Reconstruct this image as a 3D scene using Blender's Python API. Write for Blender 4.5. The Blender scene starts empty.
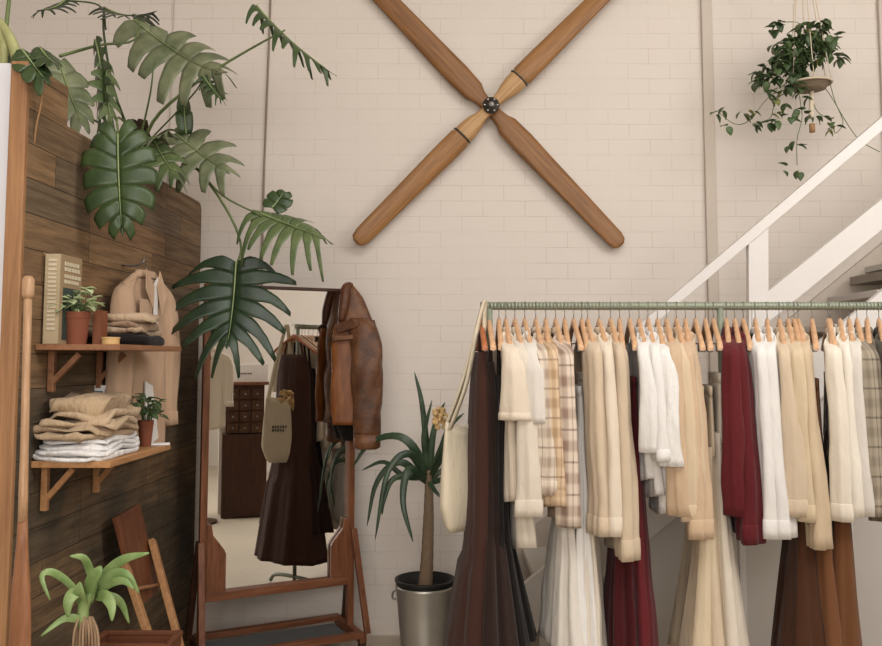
import bpy, math, random
import numpy as np
from mathutils import Vector, Matrix, noise
V = Vector
PI = math.pi
rnd = random.Random(7)
sc = bpy.context.scene
COL = sc.collection

# ------------------------------------------------------------------ camera, light, exposure
F, PX0, PY0, CAMH = 860.0, 441.0, 291.0, 1.52
TH = math.atan(67.0 / 860.0)
cam = bpy.data.cameras.new('camera')
camo = bpy.data.objects.new('camera', cam)
COL.objects.link(camo)
cam.sensor_fit = 'HORIZONTAL'
cam.sensor_width = 36.0
cam.lens = F * 36.0 / 882.0
cam.shift_y = -(323.0 - PY0) / 882.0
cam.clip_start = 0.05
camo.location = (0, 0, CAMH)
camo.rotation_euler = (PI / 2 + TH, 0, 0)
sc.camera = camo
sc.view_settings.view_transform = 'Standard'
sc.view_settings.look = 'None'
sc.view_settings.gamma = 1
sc.view_settings.use_curve_mapping = False
sc.view_settings.exposure = 0.24
w = bpy.data.worlds.new('world')
sc.world = w
w.use_nodes = True
w.node_tree.nodes['Background'].inputs[0].default_value = (1.0, 0.95, 0.9, 1)
w.node_tree.nodes['Background'].inputs[1].default_value = 0.5


def area(name, loc, target, sx, sy, power, colr):
    l = bpy.data.lights.new(name, 'AREA')
    l.shape = 'RECTANGLE'
    l.size, l.size_y, l.energy, l.color = sx, sy, power, colr
    o = bpy.data.objects.new(name, l)
    COL.objects.link(o)
    o.location = loc
    o.rotation_euler = (V(target) - V(loc)).to_track_quat('-Z', 'Y').to_euler()
    return o


area('added_top_light', (0.9, 0.9, 4.72), (0.7, 1.7, 0), 4.2, 2.6, 128, (1.0, 0.985, 0.96))  # unseen overhead lamp added to light the closed room
area('side_window_light', (3.95, 1.9, 3.45), (-0.2, 4.4, 1.4), 3.0, 1.5, 90, (1.0, 0.985, 0.965))
area('added_front_fill', (-0.4, -2.35, 2.3), (0.2, 4, 1.3), 3.6, 1.9, 122, (1.0, 0.98, 0.955))  # unseen fill lamp added behind the camera, no window built there

# ------------------------------------------------------------------ pixel helpers
UP = V((0, -math.sin(TH), math.cos(TH)))
FW = V((0, math.cos(TH), math.sin(TH)))
CP = V((0, 0, CAMH))


def ray(px, py):
    return FW + UP * ((PY0 - py) / F) + V((1, 0, 0)) * ((px - PX0) / F)


def at(px, py, Y):
    d = ray(px, py)
    return CP + d * (Y / d.y)


def at_x(px, py, X):
    d = ray(px, py)
    return CP + d * (X / d.x)


def plane_at(px, py, p0, n):
    d = ray(px, py)
    return CP + d * ((V(p0) - CP).dot(n) / d.dot(n))


WALLY = 4.86


def facex(Y):
    return -1.481 + 0.0337 * Y


FN = V((1, -0.0337, 0)).normalized()


def on_face(px, py, off=0.0):
    return plane_at(px, py, V((facex(3), 3, 0)) + FN * off, FN)


# ------------------------------------------------------------------ object helpers
def tag(o, label=None, cat=None, group=None, kind=None):
    if label: o['label'] = label
    if cat: o['category'] = cat
    if group: o['group'] = group
    if kind: o['kind'] = kind
    return o


def empty(name, loc=(0, 0, 0), rz=0.0, label=None, cat=None, group=None):
    o = bpy.data.objects.new(name, None)
    COL.objects.link(o)
    o.empty_display_size = 0.05
    o.location = loc
    o.rotation_euler = (0, 0, rz)
    tag(o, label, cat, group)
    return o


def crumple(rr, amp, sc_, seed):
    o = V((seed * 1.37 % 17, seed * .71 % 13, seed * .31 % 11))
    for ring in rr:
        for p in ring:
            q = V((p.x * sc_, p.y * sc_, p.z * sc_ * .45))
            d = noise.noise_vector(q + o) * amp + noise.noise_vector(q * 2.6 + o) * (amp * .45)
            p.x += d.x; p.y += d.y; p.z += d.z * .4
    return rr


class MB:
    def __init__(s):
        s.v, s.f = [], []

    def add(s, vs, fs):
        b = len(s.v)
        s.v += [tuple(x) for x in vs]
        s.f += [tuple(i + b for i in f) for f in fs]

    def box(s, c, size, rot=None):
        c = V(c)
        vs = []
        for i in (-1, 1):
            for j in (-1, 1):
                for k in (-1, 1):
                    p = V((i * size[0] / 2, j * size[1] / 2, k * size[2] / 2))
                    if rot is not None: p = rot @ p
                    vs.append(c + p)
        s.add(vs, [(0, 1, 3, 2), (4, 6, 7, 5), (0, 4, 5, 1), (2, 3, 7, 6), (0, 2, 6, 4), (1, 5, 7, 3)])
        return s

    def bar(s, a, b, wd, ht, upv=(0, 0, 1)):
        a, b = V(a), V(b)
        d = (b - a).normalized()
        u = V(upv)
        if abs(d.dot(u)) > 0.97: u = V((0, 1, 0))
        x = d.cross(u).normalized()
        y = x.cross(d).normalized()
        vs = []
        for p in (a, b):
            for i, j in ((-1, -1), (1, -1), (1, 1), (-1, 1)):
                vs.append(p + x * (i * wd / 2) + y * (j * ht / 2))
        s.add(vs, [(0, 3, 2, 1), (4, 5, 6, 7), (0, 1, 5, 4), (1, 2, 6, 5), (2, 3, 7, 6), (3, 0, 4, 7)])
        return s

    def tube(s, path, r, n=10, cap=True):
        path = [V(p) for p in path]
        m = len(path)
        rs = r if isinstance(r, (list, tuple)) else [r] * m
        prev = None
        vs, fs = [], []
        for i, p in enumerate(path):
            d = (path[min(i + 1, m - 1)] - path[max(i - 1, 0)]).normalized()
            if prev is None:
                u = V((0, 0, 1)) if abs(d.z) < 0.9 else V((1, 0, 0))
            else:
                u = prev
            x = (u - d * u.dot(d)).normalized()
            prev = x
            y = d.cross(x)
            for k in range(n):
                a = 2 * PI * k / n
                vs.append(p + (x * math.cos(a) + y * math.sin(a)) * rs[i])
        for i in range(m - 1):
            for k in range(n):
                fs.append((i * n + k, i * n + (k + 1) % n, (i + 1) * n + (k + 1) % n, (i + 1) * n + k))
        if cap:
            fs.append(tuple(range(n))[::-1])
            fs.append(tuple((m - 1) * n + k for k in range(n)))
        s.add(vs, fs)
        return s

    def rings(s, rings, cap=True, closed=False):
        n = len(rings[0])
        vs = [p for r in rings for p in r]
        fs = []
        m = len(rings)
        for i in range(m - 1 + (1 if closed else 0)):
            j = (i + 1) % m
            for k in range(n):
                fs.append((i * n + k, i * n + (k + 1) % n, j * n + (k + 1) % n, j * n + k))
        if cap and not closed:
            fs.append(tuple(range(n))[::-1])
            fs.append(tuple((m - 1) * n + k for k in range(n)))
        s.add(vs, fs)
        return s

    def lathe(s, prof, c=(0, 0, 0), n=32, closed=False):
        c = V(c)
        rr = []
        for r, z in prof:
            rr.append([c + V((r * math.cos(2 * PI * k / n), r * math.sin(2 * PI * k / n), z)) for k in range(n)])
        return s.rings(rr, cap=not closed, closed=closed)

    def slab(s, pts, thick):
        """polygon (list of points) extruded by vector thick"""
        n = len(pts)
        pts = [V(p) for p in pts]
        t = V(thick)
        vs = pts + [p + t for p in pts]
        fs = [tuple(range(n))[::-1], tuple(range(n, 2 * n))]
        for i in range(n):
            fs.append((i, (i + 1) % n, n + (i + 1) % n, n + i))
        s.add(vs, fs)
        return s

    def build(s, name, mat, parent=None, smooth=False, bevel=0.0, solid=0.0, sub=0, world=False):
        me = bpy.data.meshes.new(name)
        me.from_pydata(s.v, [], s.f)
        me.update()
        import bmesh
        bm = bmesh.new()
        bm.from_mesh(me)
        bmesh.ops.recalc_face_normals(bm, faces=bm.faces)
        bm.to_mesh(me)
        bm.free()
        if smooth:
            for p in me.polygons: p.use_smooth = len(p.vertices) <= 4 or p.area < 2e-4
        me.materials.append(mat)
        o = bpy.data.objects.new(name, me)
        COL.objects.link(o)
        if parent is not None:
            o.parent = parent
            if world:      # vertices are given in world space
                bpy.context.view_layer.update()
                o.matrix_parent_inverse = parent.matrix_world.inverted()
        if solid:
            m = o.modifiers.new('s', 'SOLIDIFY'); m.thickness = solid; m.offset = 0
        if bevel:
            m = o.modifiers.new('b', 'BEVEL'); m.width = bevel; m.segments = 2; m.limit_method = 'ANGLE'
        if sub:
            m = o.modifiers.new('u', 'SUBSURF'); m.levels = sub; m.render_levels = sub
        return o


def center_thing(o):
    """put the origin of a one-mesh thing at the base of its vertices"""
    me = o.data
    n = len(me.vertices)
    a = np.zeros(n * 3); me.vertices.foreach_get('co', a); a = a.reshape(-1, 3)
    c = V(((a[:, 0].min() + a[:, 0].max()) / 2, (a[:, 1].min() + a[:, 1].max()) / 2, a[:, 2].min()))
    me.transform(Matrix.Translation(-c))
    o.location = V(o.location) + c
    return o


def solo(mb, name, mat, label, cat, group=None, **k):
    o = mb.build(name, mat, **k)
    center_thing(o)
    return tag(o, label, cat, group)


def copy_tree(o, parent=None):
    c = o.copy()
    COL.objects.link(c)
    if parent is not None: c.parent = parent
    for ch in list(o.children): copy_tree(ch, c)
    return c


def curve_pts(pts, n=14):
    """Catmull-Rom through pts"""
    pts = [V(p) for p in pts]
    if len(pts) == 2: return [pts[0].lerp(pts[1], i / (n - 1)) for i in range(n)]
    P = [pts[0] * 2 - pts[1]] + pts + [pts[-1] * 2 - pts[-2]]
    out = []
    segs = len(pts) - 1
    for i in range(n):
        t = i / (n - 1) * segs
        k = min(int(t), segs - 1)
        u = t - k
        a, b, c, d = P[k:k + 4]
        out.append(0.5 * ((2 * b) + (c - a) * u + (2 * a - 5 * b + 4 * c - d) * u * u + (3 * b - a - 3 * c + d) * u ** 3))
    return out


def lin(h):
    h = h.lstrip('#')
    r = []
    for i in (0, 2, 4):
        c = int(h[i:i + 2], 16) / 255
        r.append(c / 12.92 if c <= 0.04045 else ((c + 0.055) / 1.055) ** 2.4)
    return (*r, 1.0)


# ------------------------------------------------------------------ materials
class NT:
    def __init__(s, name, rough=0.8, metal=0.0, spec=0.3):
        s.m = bpy.data.materials.new(name)
        s.m.use_nodes = True
        s.t = s.m.node_tree
        s.b = s.t.nodes['Principled BSDF']
        s.b.inputs['Roughness'].default_value = rough
        s.b.inputs['Metallic'].default_value = metal
        s.b.inputs['Specular IOR Level'].default_value = spec

    def n(s, typ, **k):
        nd = s.t.nodes.new(typ)
        for a, b in k.items(): setattr(nd, a, b)
        return nd

    def l(s, a, b): s.t.links.new(a, b)

    def coord(s, scale=(1, 1, 1), what='Object', rot=(0, 0, 0)):
        tc = s.n('ShaderNodeTexCoord'); mp = s.n('ShaderNodeMapping')
        mp.inputs['Scale'].default_value = scale
        mp.inputs['Rotation'].default_value = rot
        s.l(tc.outputs[what], mp.inputs[0])
        return mp.outputs[0]

    def noise(s, vec, scale=5.0, detail=4.0, rough=0.6):
        nd = s.n('ShaderNodeTexNoise')
        nd.inputs['Scale'].default_value = scale
        nd.inputs['Detail'].default_value = detail
        nd.inputs['Roughness'].default_value = rough
        s.l(vec, nd.inputs['Vector'])
        return nd.outputs['Fac']

    def ramp(s, fac, stops):
        r = s.n('ShaderNodeValToRGB')
        e = r.color_ramp.elements
        while len(e) < len(stops): e.new(0.5)
        for i, (p, c) in enumerate(stops):
            e[i].position = p
            e[i].color = lin(c) if isinstance(c, str) else c
        s.l(fac, r.inputs[0])
        return r.outputs[0]

    def mix(s, fac, a, b, mode='MIX'):
        m = s.n('ShaderNodeMix', data_type='RGBA', blend_type=mode)
        for sock, x in ((m.inputs[0], fac), (m.inputs[6], a), (m.inputs[7], b)):
            if isinstance(x, (int, float)): sock.default_value = x
            elif isinstance(x, (tuple, str)): sock.default_value = lin(x) if isinstance(x, str) else x
            else: s.l(x, sock)
        return m.outputs[2]

    def math(s, op, a, b=0.0, c=None):
        m = s.n('ShaderNodeMath', operation=op)
        for i, x in enumerate((a, b) if c is None else (a, b, c)):
            if isinstance(x, (int, float)): m.inputs[i].default_value = x
            else: s.l(x, m.inputs[i])
        return m.outputs[0]

    def bump(s, h, strength=0.3, dist=0.01):
        b = s.n('ShaderNodeBump')
        b.inputs['Strength'].default_value = strength
        b.inputs['Distance'].default_value = dist
        s.l(h, b.inputs['Height'])
        s.l(b.outputs[0], s.b.inputs['Normal'])

    def color(s, c):
        if isinstance(c, (str, tuple)): s.b.inputs['Base Color'].default_value = lin(c) if isinstance(c, str) else c
        else: s.l(c, s.b.inputs['Base Color'])
        return s


CACHE = {}


def fabric(hexc, var=0.12, crumple=0.5, scale=14.0):
    key = ('fab', hexc, var, crumple, scale)
    if key in CACHE: return CACHE[key]
    t = NT('fabric_' + hexc, rough=0.92, spec=0.12)
    t.b.inputs['Sheen Weight'].default_value = 0.08
    c = lin(hexc)
    dk = tuple(x * (1 - var) for x in c[:3]) + (1,)
    v = t.coord()
    n1 = t.noise(v, 9, 3)
    t.color(t.mix(n1, dk, c))
    weave = t.noise(t.coord((1, 1, 1)), 420, 2)
    cr = t.noise(t.coord((1, 1, 0.35)), scale, 4, 0.55)
    t.bump(t.math('ADD', t.math('MULTIPLY', cr, crumple), t.math('MULTIPLY', weave, 0.02)), 0.9, 0.028)
    CACHE[key] = t.m
    return t.m


def plaid(name, base, line, line2, period=0.10, skew=2.2):
    t = NT(name, rough=0.92, spec=0.1)
    tc = t.n('ShaderNodeTexCoord'); sp = t.n('ShaderNodeSeparateXYZ')
    t.l(tc.outputs['Object'], sp.inputs[0])
    u = t.math('ADD', t.math('MULTIPLY', sp.outputs[0], skew), sp.outputs[1])
    z = sp.outputs[2]

    def band(x, per, wd, off=0.0):
        f = t.math('FRACT', t.math('ADD', t.math('DIVIDE', x, per), off + 50))
        d = t.math('ABSOLUTE', t.math('SUBTRACT', f, 0.5))
        mr = t.n('ShaderNodeMapRange', interpolation_type='SMOOTHSTEP'); t.l(d, mr.inputs[0])
        mr.inputs[1].default_value = wd * .72; mr.inputs[2].default_value = wd * .28; mr.inputs[3].default_value = 0; mr.inputs[4].default_value = .5
        return mr.outputs[0]
    a = t.math('ADD', band(u, period, 0.34), band(z, period * 1.1, 0.34))
    b = t.math('ADD', band(u, period, 0.07, 0.5), band(z, period * 1.1, 0.07, 0.5))
    c = t.mix(a, base, line)
    c = t.mix(b, c, line2)
    t.color(c)
    cr = t.noise(t.coord((1, 1, 0.35)), 14, 4)
    t.bump(cr, 0.3, 0.02)
    return t.m


def wood(name, dark, light, scale=(18, 18, 1.6), rough=0.5, bump=0.15, spec=0.35, rot=(0, 0, 0)):
    t = NT(name, rough=rough, spec=spec)
    v = t.coord(scale, rot=rot)
    n1 = t.noise(v, 2.2, 7, 0.65)
    t.color(t.ramp(n1, [(0.3, dark), (0.72, light)]))
    t.bump(n1, bump, 0.004)
    return t.m


def plain(name, hexc, rough=0.6, metal=0.0, spec=0.35, var=0.1, nscale=12, bump=0.0):
    t = NT(name, rough=rough, metal=metal, spec=spec)
    c = lin(hexc)
    dk = tuple(x * (1 - var) for x in c[:3]) + (1,)
    n1 = t.noise(t.coord(), nscale, 5)
    t.color(t.mix(n1, dk, c))
    if bump: t.bump(n1, bump, 0.004)
    return t.m


def brick_mat():
    t = NT('painted_brick', rough=0.62, spec=0.3)
    v = t.coord((1, 1, 1), what='Object', rot=(PI / 2, 0, 0))
    nz = t.n('ShaderNodeTexNoise'); nz.inputs['Scale'].default_value = 9; t.l(v, nz.inputs['Vector'])
    br = t.n('ShaderNodeTexBrick')
    br.inputs['Scale'].default_value = 1.0
    br.inputs['Brick Width'].default_value = 0.241
    br.inputs['Row Height'].default_value = 0.0893
    br.inputs['Mortar Size'].default_value = 0.0026
    br.inputs['Mortar Smooth'].default_value = 0.6
    br.inputs['Color1'].default_value = (1, 1, 1, 1)
    br.inputs['Color2'].default_value = (0.84, 0.84, 0.84, 1)
    br.inputs['Mortar'].default_value = (0, 0, 0, 1)
    add = t.n('ShaderNodeVectorMath', operation='MULTIPLY_ADD')
    t.l(nz.outputs['Color'], add.inputs[0]); add.inputs[1].default_value = (0.006, 0.006, 0); t.l(v, add.inputs[2])
    t.l(add.outputs[0], br.inputs['Vector'])
    big = t.noise(v, 1.6, 3)
    base = t.mix(big, '#cac0b6', '#d4cac0')
    small = t.noise(v, 30, 4)
    # joints: paint is thin in places, so they show unevenly
    vis = t.ramp(t.noise(v, 2.7, 3), [(0.38, (0.06, 0.06, 0.06, 1)), (0.66, (0.62, 0.62, 0.62, 1))])
    fac = t.math('MULTIPLY', br.outputs['Fac'], vis)
    c = t.mix(fac, base, '#a8988a')
    c = t.mix(t.math('MULTIPLY', small, 0.10), c, '#b3a89d')
    t.color(c)
    h = t.math('SUBTRACT', t.math('MULTIPLY', small, 0.22), t.math('MULTIPLY', br.outputs['Fac'], 1.0))
    t.bump(h, 0.16, 0.004)
    return t.m


def plank_mat():
    t = NT('reclaimed_planks', rough=0.75, spec=0.22)
    # partition object: y runs along, z up
    tc = t.n('ShaderNodeTexCoord'); sp = t.n('ShaderNodeSeparateXYZ'); cb = t.n('ShaderNodeCombineXYZ')
    t.l(tc.outputs['Object'], sp.inputs[0])
    t.l(sp.outputs[1], cb.inputs[0]); t.l(sp.outputs[2], cb.inputs[1])
    br = t.n('ShaderNodeTexBrick')
    br.offset = 0.43
    br.offset_frequency = 3
    br.squash = 0.8; br.squash_frequency = 2
    br.inputs['Scale'].default_value = 1.0
    br.inputs['Brick Width'].default_value = 0.83
    br.inputs['Row Height'].default_value = 0.118
    br.inputs['Mortar Size'].default_value = 0.0014
    br.inputs['Mortar Smooth'].default_value = 0.3
    br.inputs['Color1'].default_value = (0, 0, 0, 1)
    br.inputs['Color2'].default_value = (1, 1, 1, 1)
    br.inputs['Mortar'].default_value = (0.5, 0.5, 0.5, 1)
    t.l(cb.outputs[0], br.inputs['Vector'])
    mp = t.n('ShaderNodeMapping'); mp.inputs['Scale'].default_value = (1.6, 26, 1); t.l(cb.outputs[0], mp.inputs[0])
    # shift the grain per plank
    grain = t.n('ShaderNodeTexNoise', noise_dimensions='4D')
    grain.inputs['Scale'].default_value = 1.7; grain.inputs['Detail'].default_value = 8; grain.inputs['Roughness'].default_value = 0.68
    t.l(mp.outputs[0], grain.inputs['Vector'])
    sepc = t.n('ShaderNodeSeparateColor'); t.l(br.outputs['Color'], sepc.inputs[0])
    t.l(t.math('MULTIPLY', sepc.outputs[0], 17.0), grain.inputs['W'])
    plank = t.ramp(sepc.outputs[0], [(0.0, '#877058'), (0.2, '#a8835e'), (0.4, '#84725c'), (0.6, '#b08c66'), (0.8, '#8c7965'), (1.0, '#9c7a5a')])
    g = t.ramp(grain.outputs['Fac'], [(0.3, (0.34, 0.31, 0.28, 1)), (0.5, (0.70, 0.68, 0.65, 1)), (0.7, (1.0, 0.97, 0.92, 1))])
    c = t.mix(1.0, plank, g, 'MULTIPLY')
    # darker grey tone, heavier on the lower boards
    low = t.ramp(sp.outputs[2], [(0.30, (1, 1, 1, 1)), (0.62, (0, 0, 0, 1))])
    sc_ = t.n('ShaderNodeMath', operation='DIVIDE'); sc_.inputs[1].default_value = 2.6
    t.l(sp.outputs[2], sc_.inputs[0])
    low = t.ramp(sc_.outputs[0], [(0.54, (0.92, 0.92, 0.92, 1)), (0.66, (0.15, 0.15, 0.15, 1))])
    patch = t.ramp(t.noise(cb.outputs[0], 2.3, 4), [(0.4, (0.4, 0.4, 0.4, 1)), (0.62, (1, 1, 1, 1))])
    grey_fac = t.math('MULTIPLY', low, patch)
    grey_tone = t.mix(1.0, '#4e4c41', g, 'MULTIPLY')
    c = t.mix(grey_fac, c, grey_tone)
    fine = t.noise(mp.outputs[0], 6, 5)
    c = t.mix(t.math('MULTIPLY', fine, 0.35), c, '#3a2d22')
    blot = t.ramp(t.noise(mp.outputs[0], 1.1, 6, 0.75), [(0.45, (0, 0, 0, 1)), (0.7, (.6, .6, .6, 1))])
    c = t.mix(blot, c, '#3d3126')
    c = t.mix(br.outputs['Fac'], c, '#1d140e')
    t.color(c)
    t.bump(t.math('SUBTRACT', grain.outputs['Fac'], t.math('MULTIPLY', br.outputs['Fac'], 1.5)), 0.5, 0.006)
    return t.m


def leather_mat():
    t = NT('worn_leather', rough=0.5, spec=0.4)
    v = t.coord()
    n1 = t.noise(v, 7, 6, 0.7)
    n2 = t.noise(v, 60, 4)
    c = t.ramp(n1, [(0.32, '#2f1c12'), (0.5, '#5e3b24'), (0.68, '#805530')])
    c = t.mix(t.math('MULTIPLY', n2, 0.4), c, '#4a2a15')
    t.color(c)
    t.bump(t.math('ADD', n1, t.math('MULTIPLY', n2, 0.3)), 0.5, 0.012)
    return t.m


def concrete_mat():
    t = NT('pale_concrete', rough=0.45, spec=0.35)
    v = t.coord()
    n1 = t.noise(v, 1.8, 6)
    n2 = t.noise(v, 24, 5)
    c = t.mix(n1, '#a99d8c', '#c2b6a4')
    c = t.mix(t.math('MULTIPLY', n2, 0.3), c, '#8f8678')
    t.color(c)
    t.bump(n2, 0.1, 0.003)
    return t.m


def leaf_mat(name, dark, light, rough=0.38, spec=0.45):
    t = NT(name, rough=rough, spec=spec)
    v = t.coord()
    n1 = t.noise(v, 11, 4)
    t.color(t.ramp(n1, [(0.3, dark), (0.75, light)]))
    t.bump(t.noise(v, 40, 3), 0.15, 0.004)
    return t.m


M = dict(
    brick=brick_mat(), planks=plank_mat(), leather=leather_mat(), concrete=concrete_mat(),
    wallpaint=plain('wall_paint', '#cfc7be', 0.7, var=0.04, nscale=2),
    beigewall=plain('beige_wall_paint', '#bfa98f', 0.7, var=0.05, nscale=2),
    white=plain('white_paint', '#e2dad4', 0.5, var=0.05),
    whitepanel=plain('white_panel', '#d3d2d6', 0.5, var=0.04),
    stairwhite=plain('stair_white_paint', '#d6d1cc', 0.45, var=0.04),
    stairpanel=plain('shaded_stair_white', '#c2bcb5', 0.6, var=0.08, nscale=3),  # white paint greyed for the shade under the stairs; treads share it
    stairtread=plain('stair_tread_paint', '#8a8175', 0.6, var=0.1),
    strip=plain('strip_paint', '#bcb0a3', 0.6, var=0.04),
    edgewood=wood('edge_timber', '#80593a', '#a67c55', (30, 30, 1.6)),
    redwood=wood('red_brown_timber', '#56301c', '#85553a', (20, 20, 2.2), rough=0.4),
    redwoodh=wood('red_brown_timber_rail', '#56301c', '#85553a', (2.2, 8, 20), rough=0.4),
    darkwood=wood('dark_timber', '#2a1810', '#4d2c1a', (20, 20, 2.2), rough=0.5),
    propwood=wood('propeller_wood', '#75502f', '#a27545', (1.6, 20, 34), rough=0.45, bump=0.1),
    propdark=wood('propeller_dark_wood', '#684526', '#93673c', (1.6, 20, 34), rough=0.45, bump=0.1),
    propshank=wood('propeller_shank_wood', '#96714a', '#bf9a6a', (1.6, 20, 34), rough=0.45, bump=0.1),
    shelfwood=wood('shelf_timber', '#91653f', '#b88a5c', (20, 2, 20)),
    shelfdark=wood('shelf_dark_timber', '#734c30', '#96694a', (20, 2, 20)),
    hanger=wood('hanger_wood', '#b08561', '#d3ad88', (30, 6, 30), rough=0.35, bump=0.05),
    hangerred=wood('hanger_red_wood', '#8c4b2a', '#b46f44', (30, 6, 30), rough=0.35, bump=0.05),
    oar=wood('oar_wood', '#96704f', '#bd9a78', (26, 26, 1.4), rough=0.4),
    oardark=wood('oar_blade_wood', '#754a2e', '#976848', (26, 26, 1.4), rough=0.4),
    rail=plain('pale_green_steel', '#8f9583', 0.45, metal=0.3, var=0.15, nscale=40),
    steel=plain('galvanised_steel', '#c4c0b6', 0.38, metal=0.8, var=0.3, nscale=9),
    wire=plain('wire_steel', '#8c8a86', 0.35, metal=0.9),
    hub=plain('dark_steel', '#56504a', 0.45, metal=0.8, var=0.4, nscale=30),
    black=plain('black_plastic', '#1b1a18', 0.5),
    soil=plain('soil', '#33261c', 0.95, var=0.5, nscale=60, bump=0.5),
    terracotta=plain('terracotta', '#7e4832', 0.8, var=0.2),
    potwhite=plain('white_ceramic', '#dcd5cc', 0.35, var=0.04),
    darkroot=plain('fibrous_stump', '#3e2c1e', 0.9, var=0.6, nscale=45, bump=0.8),
    trunk=plain('yucca_trunk', '#86705a', 0.9, var=0.4, nscale=50, bump=0.8),
    rope=plain('cotton_rope', '#cdbda6', 0.9, var=0.15, nscale=80),
    monstera=leaf_mat('monstera_green', '#23351a', '#41522c'),
    monsteradk=leaf_mat('monstera_dark_green', '#172618', '#2a3d25'),
    monsteragr=leaf_mat('monstera_grey_green', '#505a3e', '#838768', rough=0.45),
    monsteralt=leaf_mat('monstera_mid_green', '#3f5030', '#677348'),
    petiole=leaf_mat('petiole_green', '#4c5c33', '#6c7848', rough=0.5),
    petioledk=leaf_mat('petiole_dark', '#2c3a22', '#46542f', rough=0.5),
    midrib=leaf_mat('midrib_pale', '#6c7b4e', '#8c9768', rough=0.5),
    stalk=leaf_mat('thick_pale_stalk', '#7d8150', '#a8a573', rough=0.5),
    aerial=plain('aerial_root', '#9a7650', 0.8),
    yucca=leaf_mat('yucca_green', '#233425', '#42553b'),
    brom=leaf_mat('pale_strap_leaf', '#68854a', '#93a66c'),
    ivy=leaf_mat('ivy_green', '#283a1e', '#516639', rough=0.5),
    ivylt=leaf_mat('ivy_olive', '#6a6a36', '#8b8a50', rough=0.5),
    succ=leaf_mat('pale_succulent', '#8a9c70', '#cbd2a6', rough=0.5),
    succdk=leaf_mat('small_dark_leaf', '#3b4f30', '#61764a', rough=0.5),
    rust=plain('rusty_metal', '#6e3f25', 0.75, var=0.45, nscale=30, bump=0.3),
    paper=plain('white_paper', '#e9e6e4', 0.7, var=0.03),
    print_=plain('dark_print', '#3c3833', 0.7),
    photo=plain('dark_cover_photo', '#3f4c46', 0.5, var=0.5, nscale=25),
    bookcream=plain('aged_book_cover', '#b8a686', 0.7, var=0.25, nscale=30),
    booktan=plain('tan_book_back', '#9c8464', 0.7, var=0.2, nscale=30),
    bookbrown=plain('brown_book_cover', '#7d4a30', 0.6, var=0.15),
    pages=plain('book_pages', '#cabda4', 0.8),
    tin=plain('yellow_tin', '#cda770', 0.5, var=0.1),
    carddrawer=wood('drawer_front_wood', '#3a2416', '#5c3c26', (20, 20, 2.2), rough=0.5),
    canvas=fabric('#cfc3ab', 0.08, 0.6, 12),
    dried=plain('dried_flower', '#cdab78', 0.9, var=0.2, nscale=50),
    mirror=None,
)
mm = NT('mirror_glass', rough=0.0, metal=1.0); mm.color((0.86, 0.85, 0.82, 1)); M['mirror'] = mm.m

C = dict(cream='#d3c5b2', beige='#c4b199', camel='#bfa589', white='#d8d4cf', offwhite='#cfc8be', brown='#442d26',
         black='#1d1817', burg='#5c2024', burgdk='#431619', rust='#704a30', rustdk='#4a2e1e', grey='#8f877c', linen='#b89a80',
         olive='#55503a', print='#6f6455', ivory='#cfc4b4')
F_ = {k: fabric(v) for k, v in C.items()}
PL1 = plaid('beige_plaid', '#cdbfae', '#9c8a7a', '#6f5d50')
PL2 = plaid('tan_plaid', '#c8af92', '#a08568', '#725a45')
PL3 = plaid('pink_beige_plaid', '#ccbcab', '#8c7567', '#5f4a40', 0.11)
PL4 = plaid('grey_plaid', '#9a8f7e', '#7d7264', '#3c352e', 0.10)
PL5 = plaid('dark_grey_plaid', '#7d7264', '#5d5448', '#2c2722', 0.10)


# ------------------------------------------------------------------ the room
def struct(mb, name, mat, **k):
    o = mb.build(name, mat, **k)
    o['kind'] = 'structure'
    return o


X0, X1, Y0, ZC = -3.2, 4.1, -2.6, 4.9
struct(MB().box(((X0 + X1) / 2, (Y0 + WALLY) / 2, -0.05), (X1 - X0 + .4, WALLY - Y0 + .4, 0.1)), 'floor', M['concrete'])
struct(MB().box(((X0 + X1) / 2, WALLY + 0.1, ZC / 2), (X1 - X0 + .4, 0.2, ZC)), 'wall_back', M['brick'])
struct(MB().box((X0 - 0.1, (Y0 + WALLY) / 2, ZC / 2), (0.2, WALLY - Y0, ZC)), 'wall_left', M['wallpaint'])
struct(MB().box((X1 + 0.1, (Y0 + WALLY) / 2, ZC / 2), (0.2, WALLY - Y0, ZC)), 'wall_right', M['wallpaint'])
struct(MB().box(((X0 + X1) / 2, Y0 - 0.1, ZC / 2), (X1 - X0, 0.2, ZC)), 'wall_front', M['beigewall'])
struct(MB().box(((X0 + X1) / 2, (Y0 + WALLY) / 2, ZC + 0.05), (X1 - X0 + .4, WALLY - Y0 + .4, 0.1)), 'ceiling', M['wallpaint'])
# painted conduit strips up the brick wall
a, b = at(709, 20, WALLY), at(709, 300, WALLY)
xs = at(709, 150, WALLY).x
struct(MB().box((xs, WALLY - 0.012, ZC / 2), (0.062, 0.024, ZC)), 'trim_1', M['strip'], bevel=0.005)
xs2 = at(883, 60, WALLY).x
struct(MB().box((xs2, WALLY - 0.012, ZC / 2), (0.05, 0.024, ZC)), 'trim_2', M['strip'], bevel=0.005)

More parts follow.
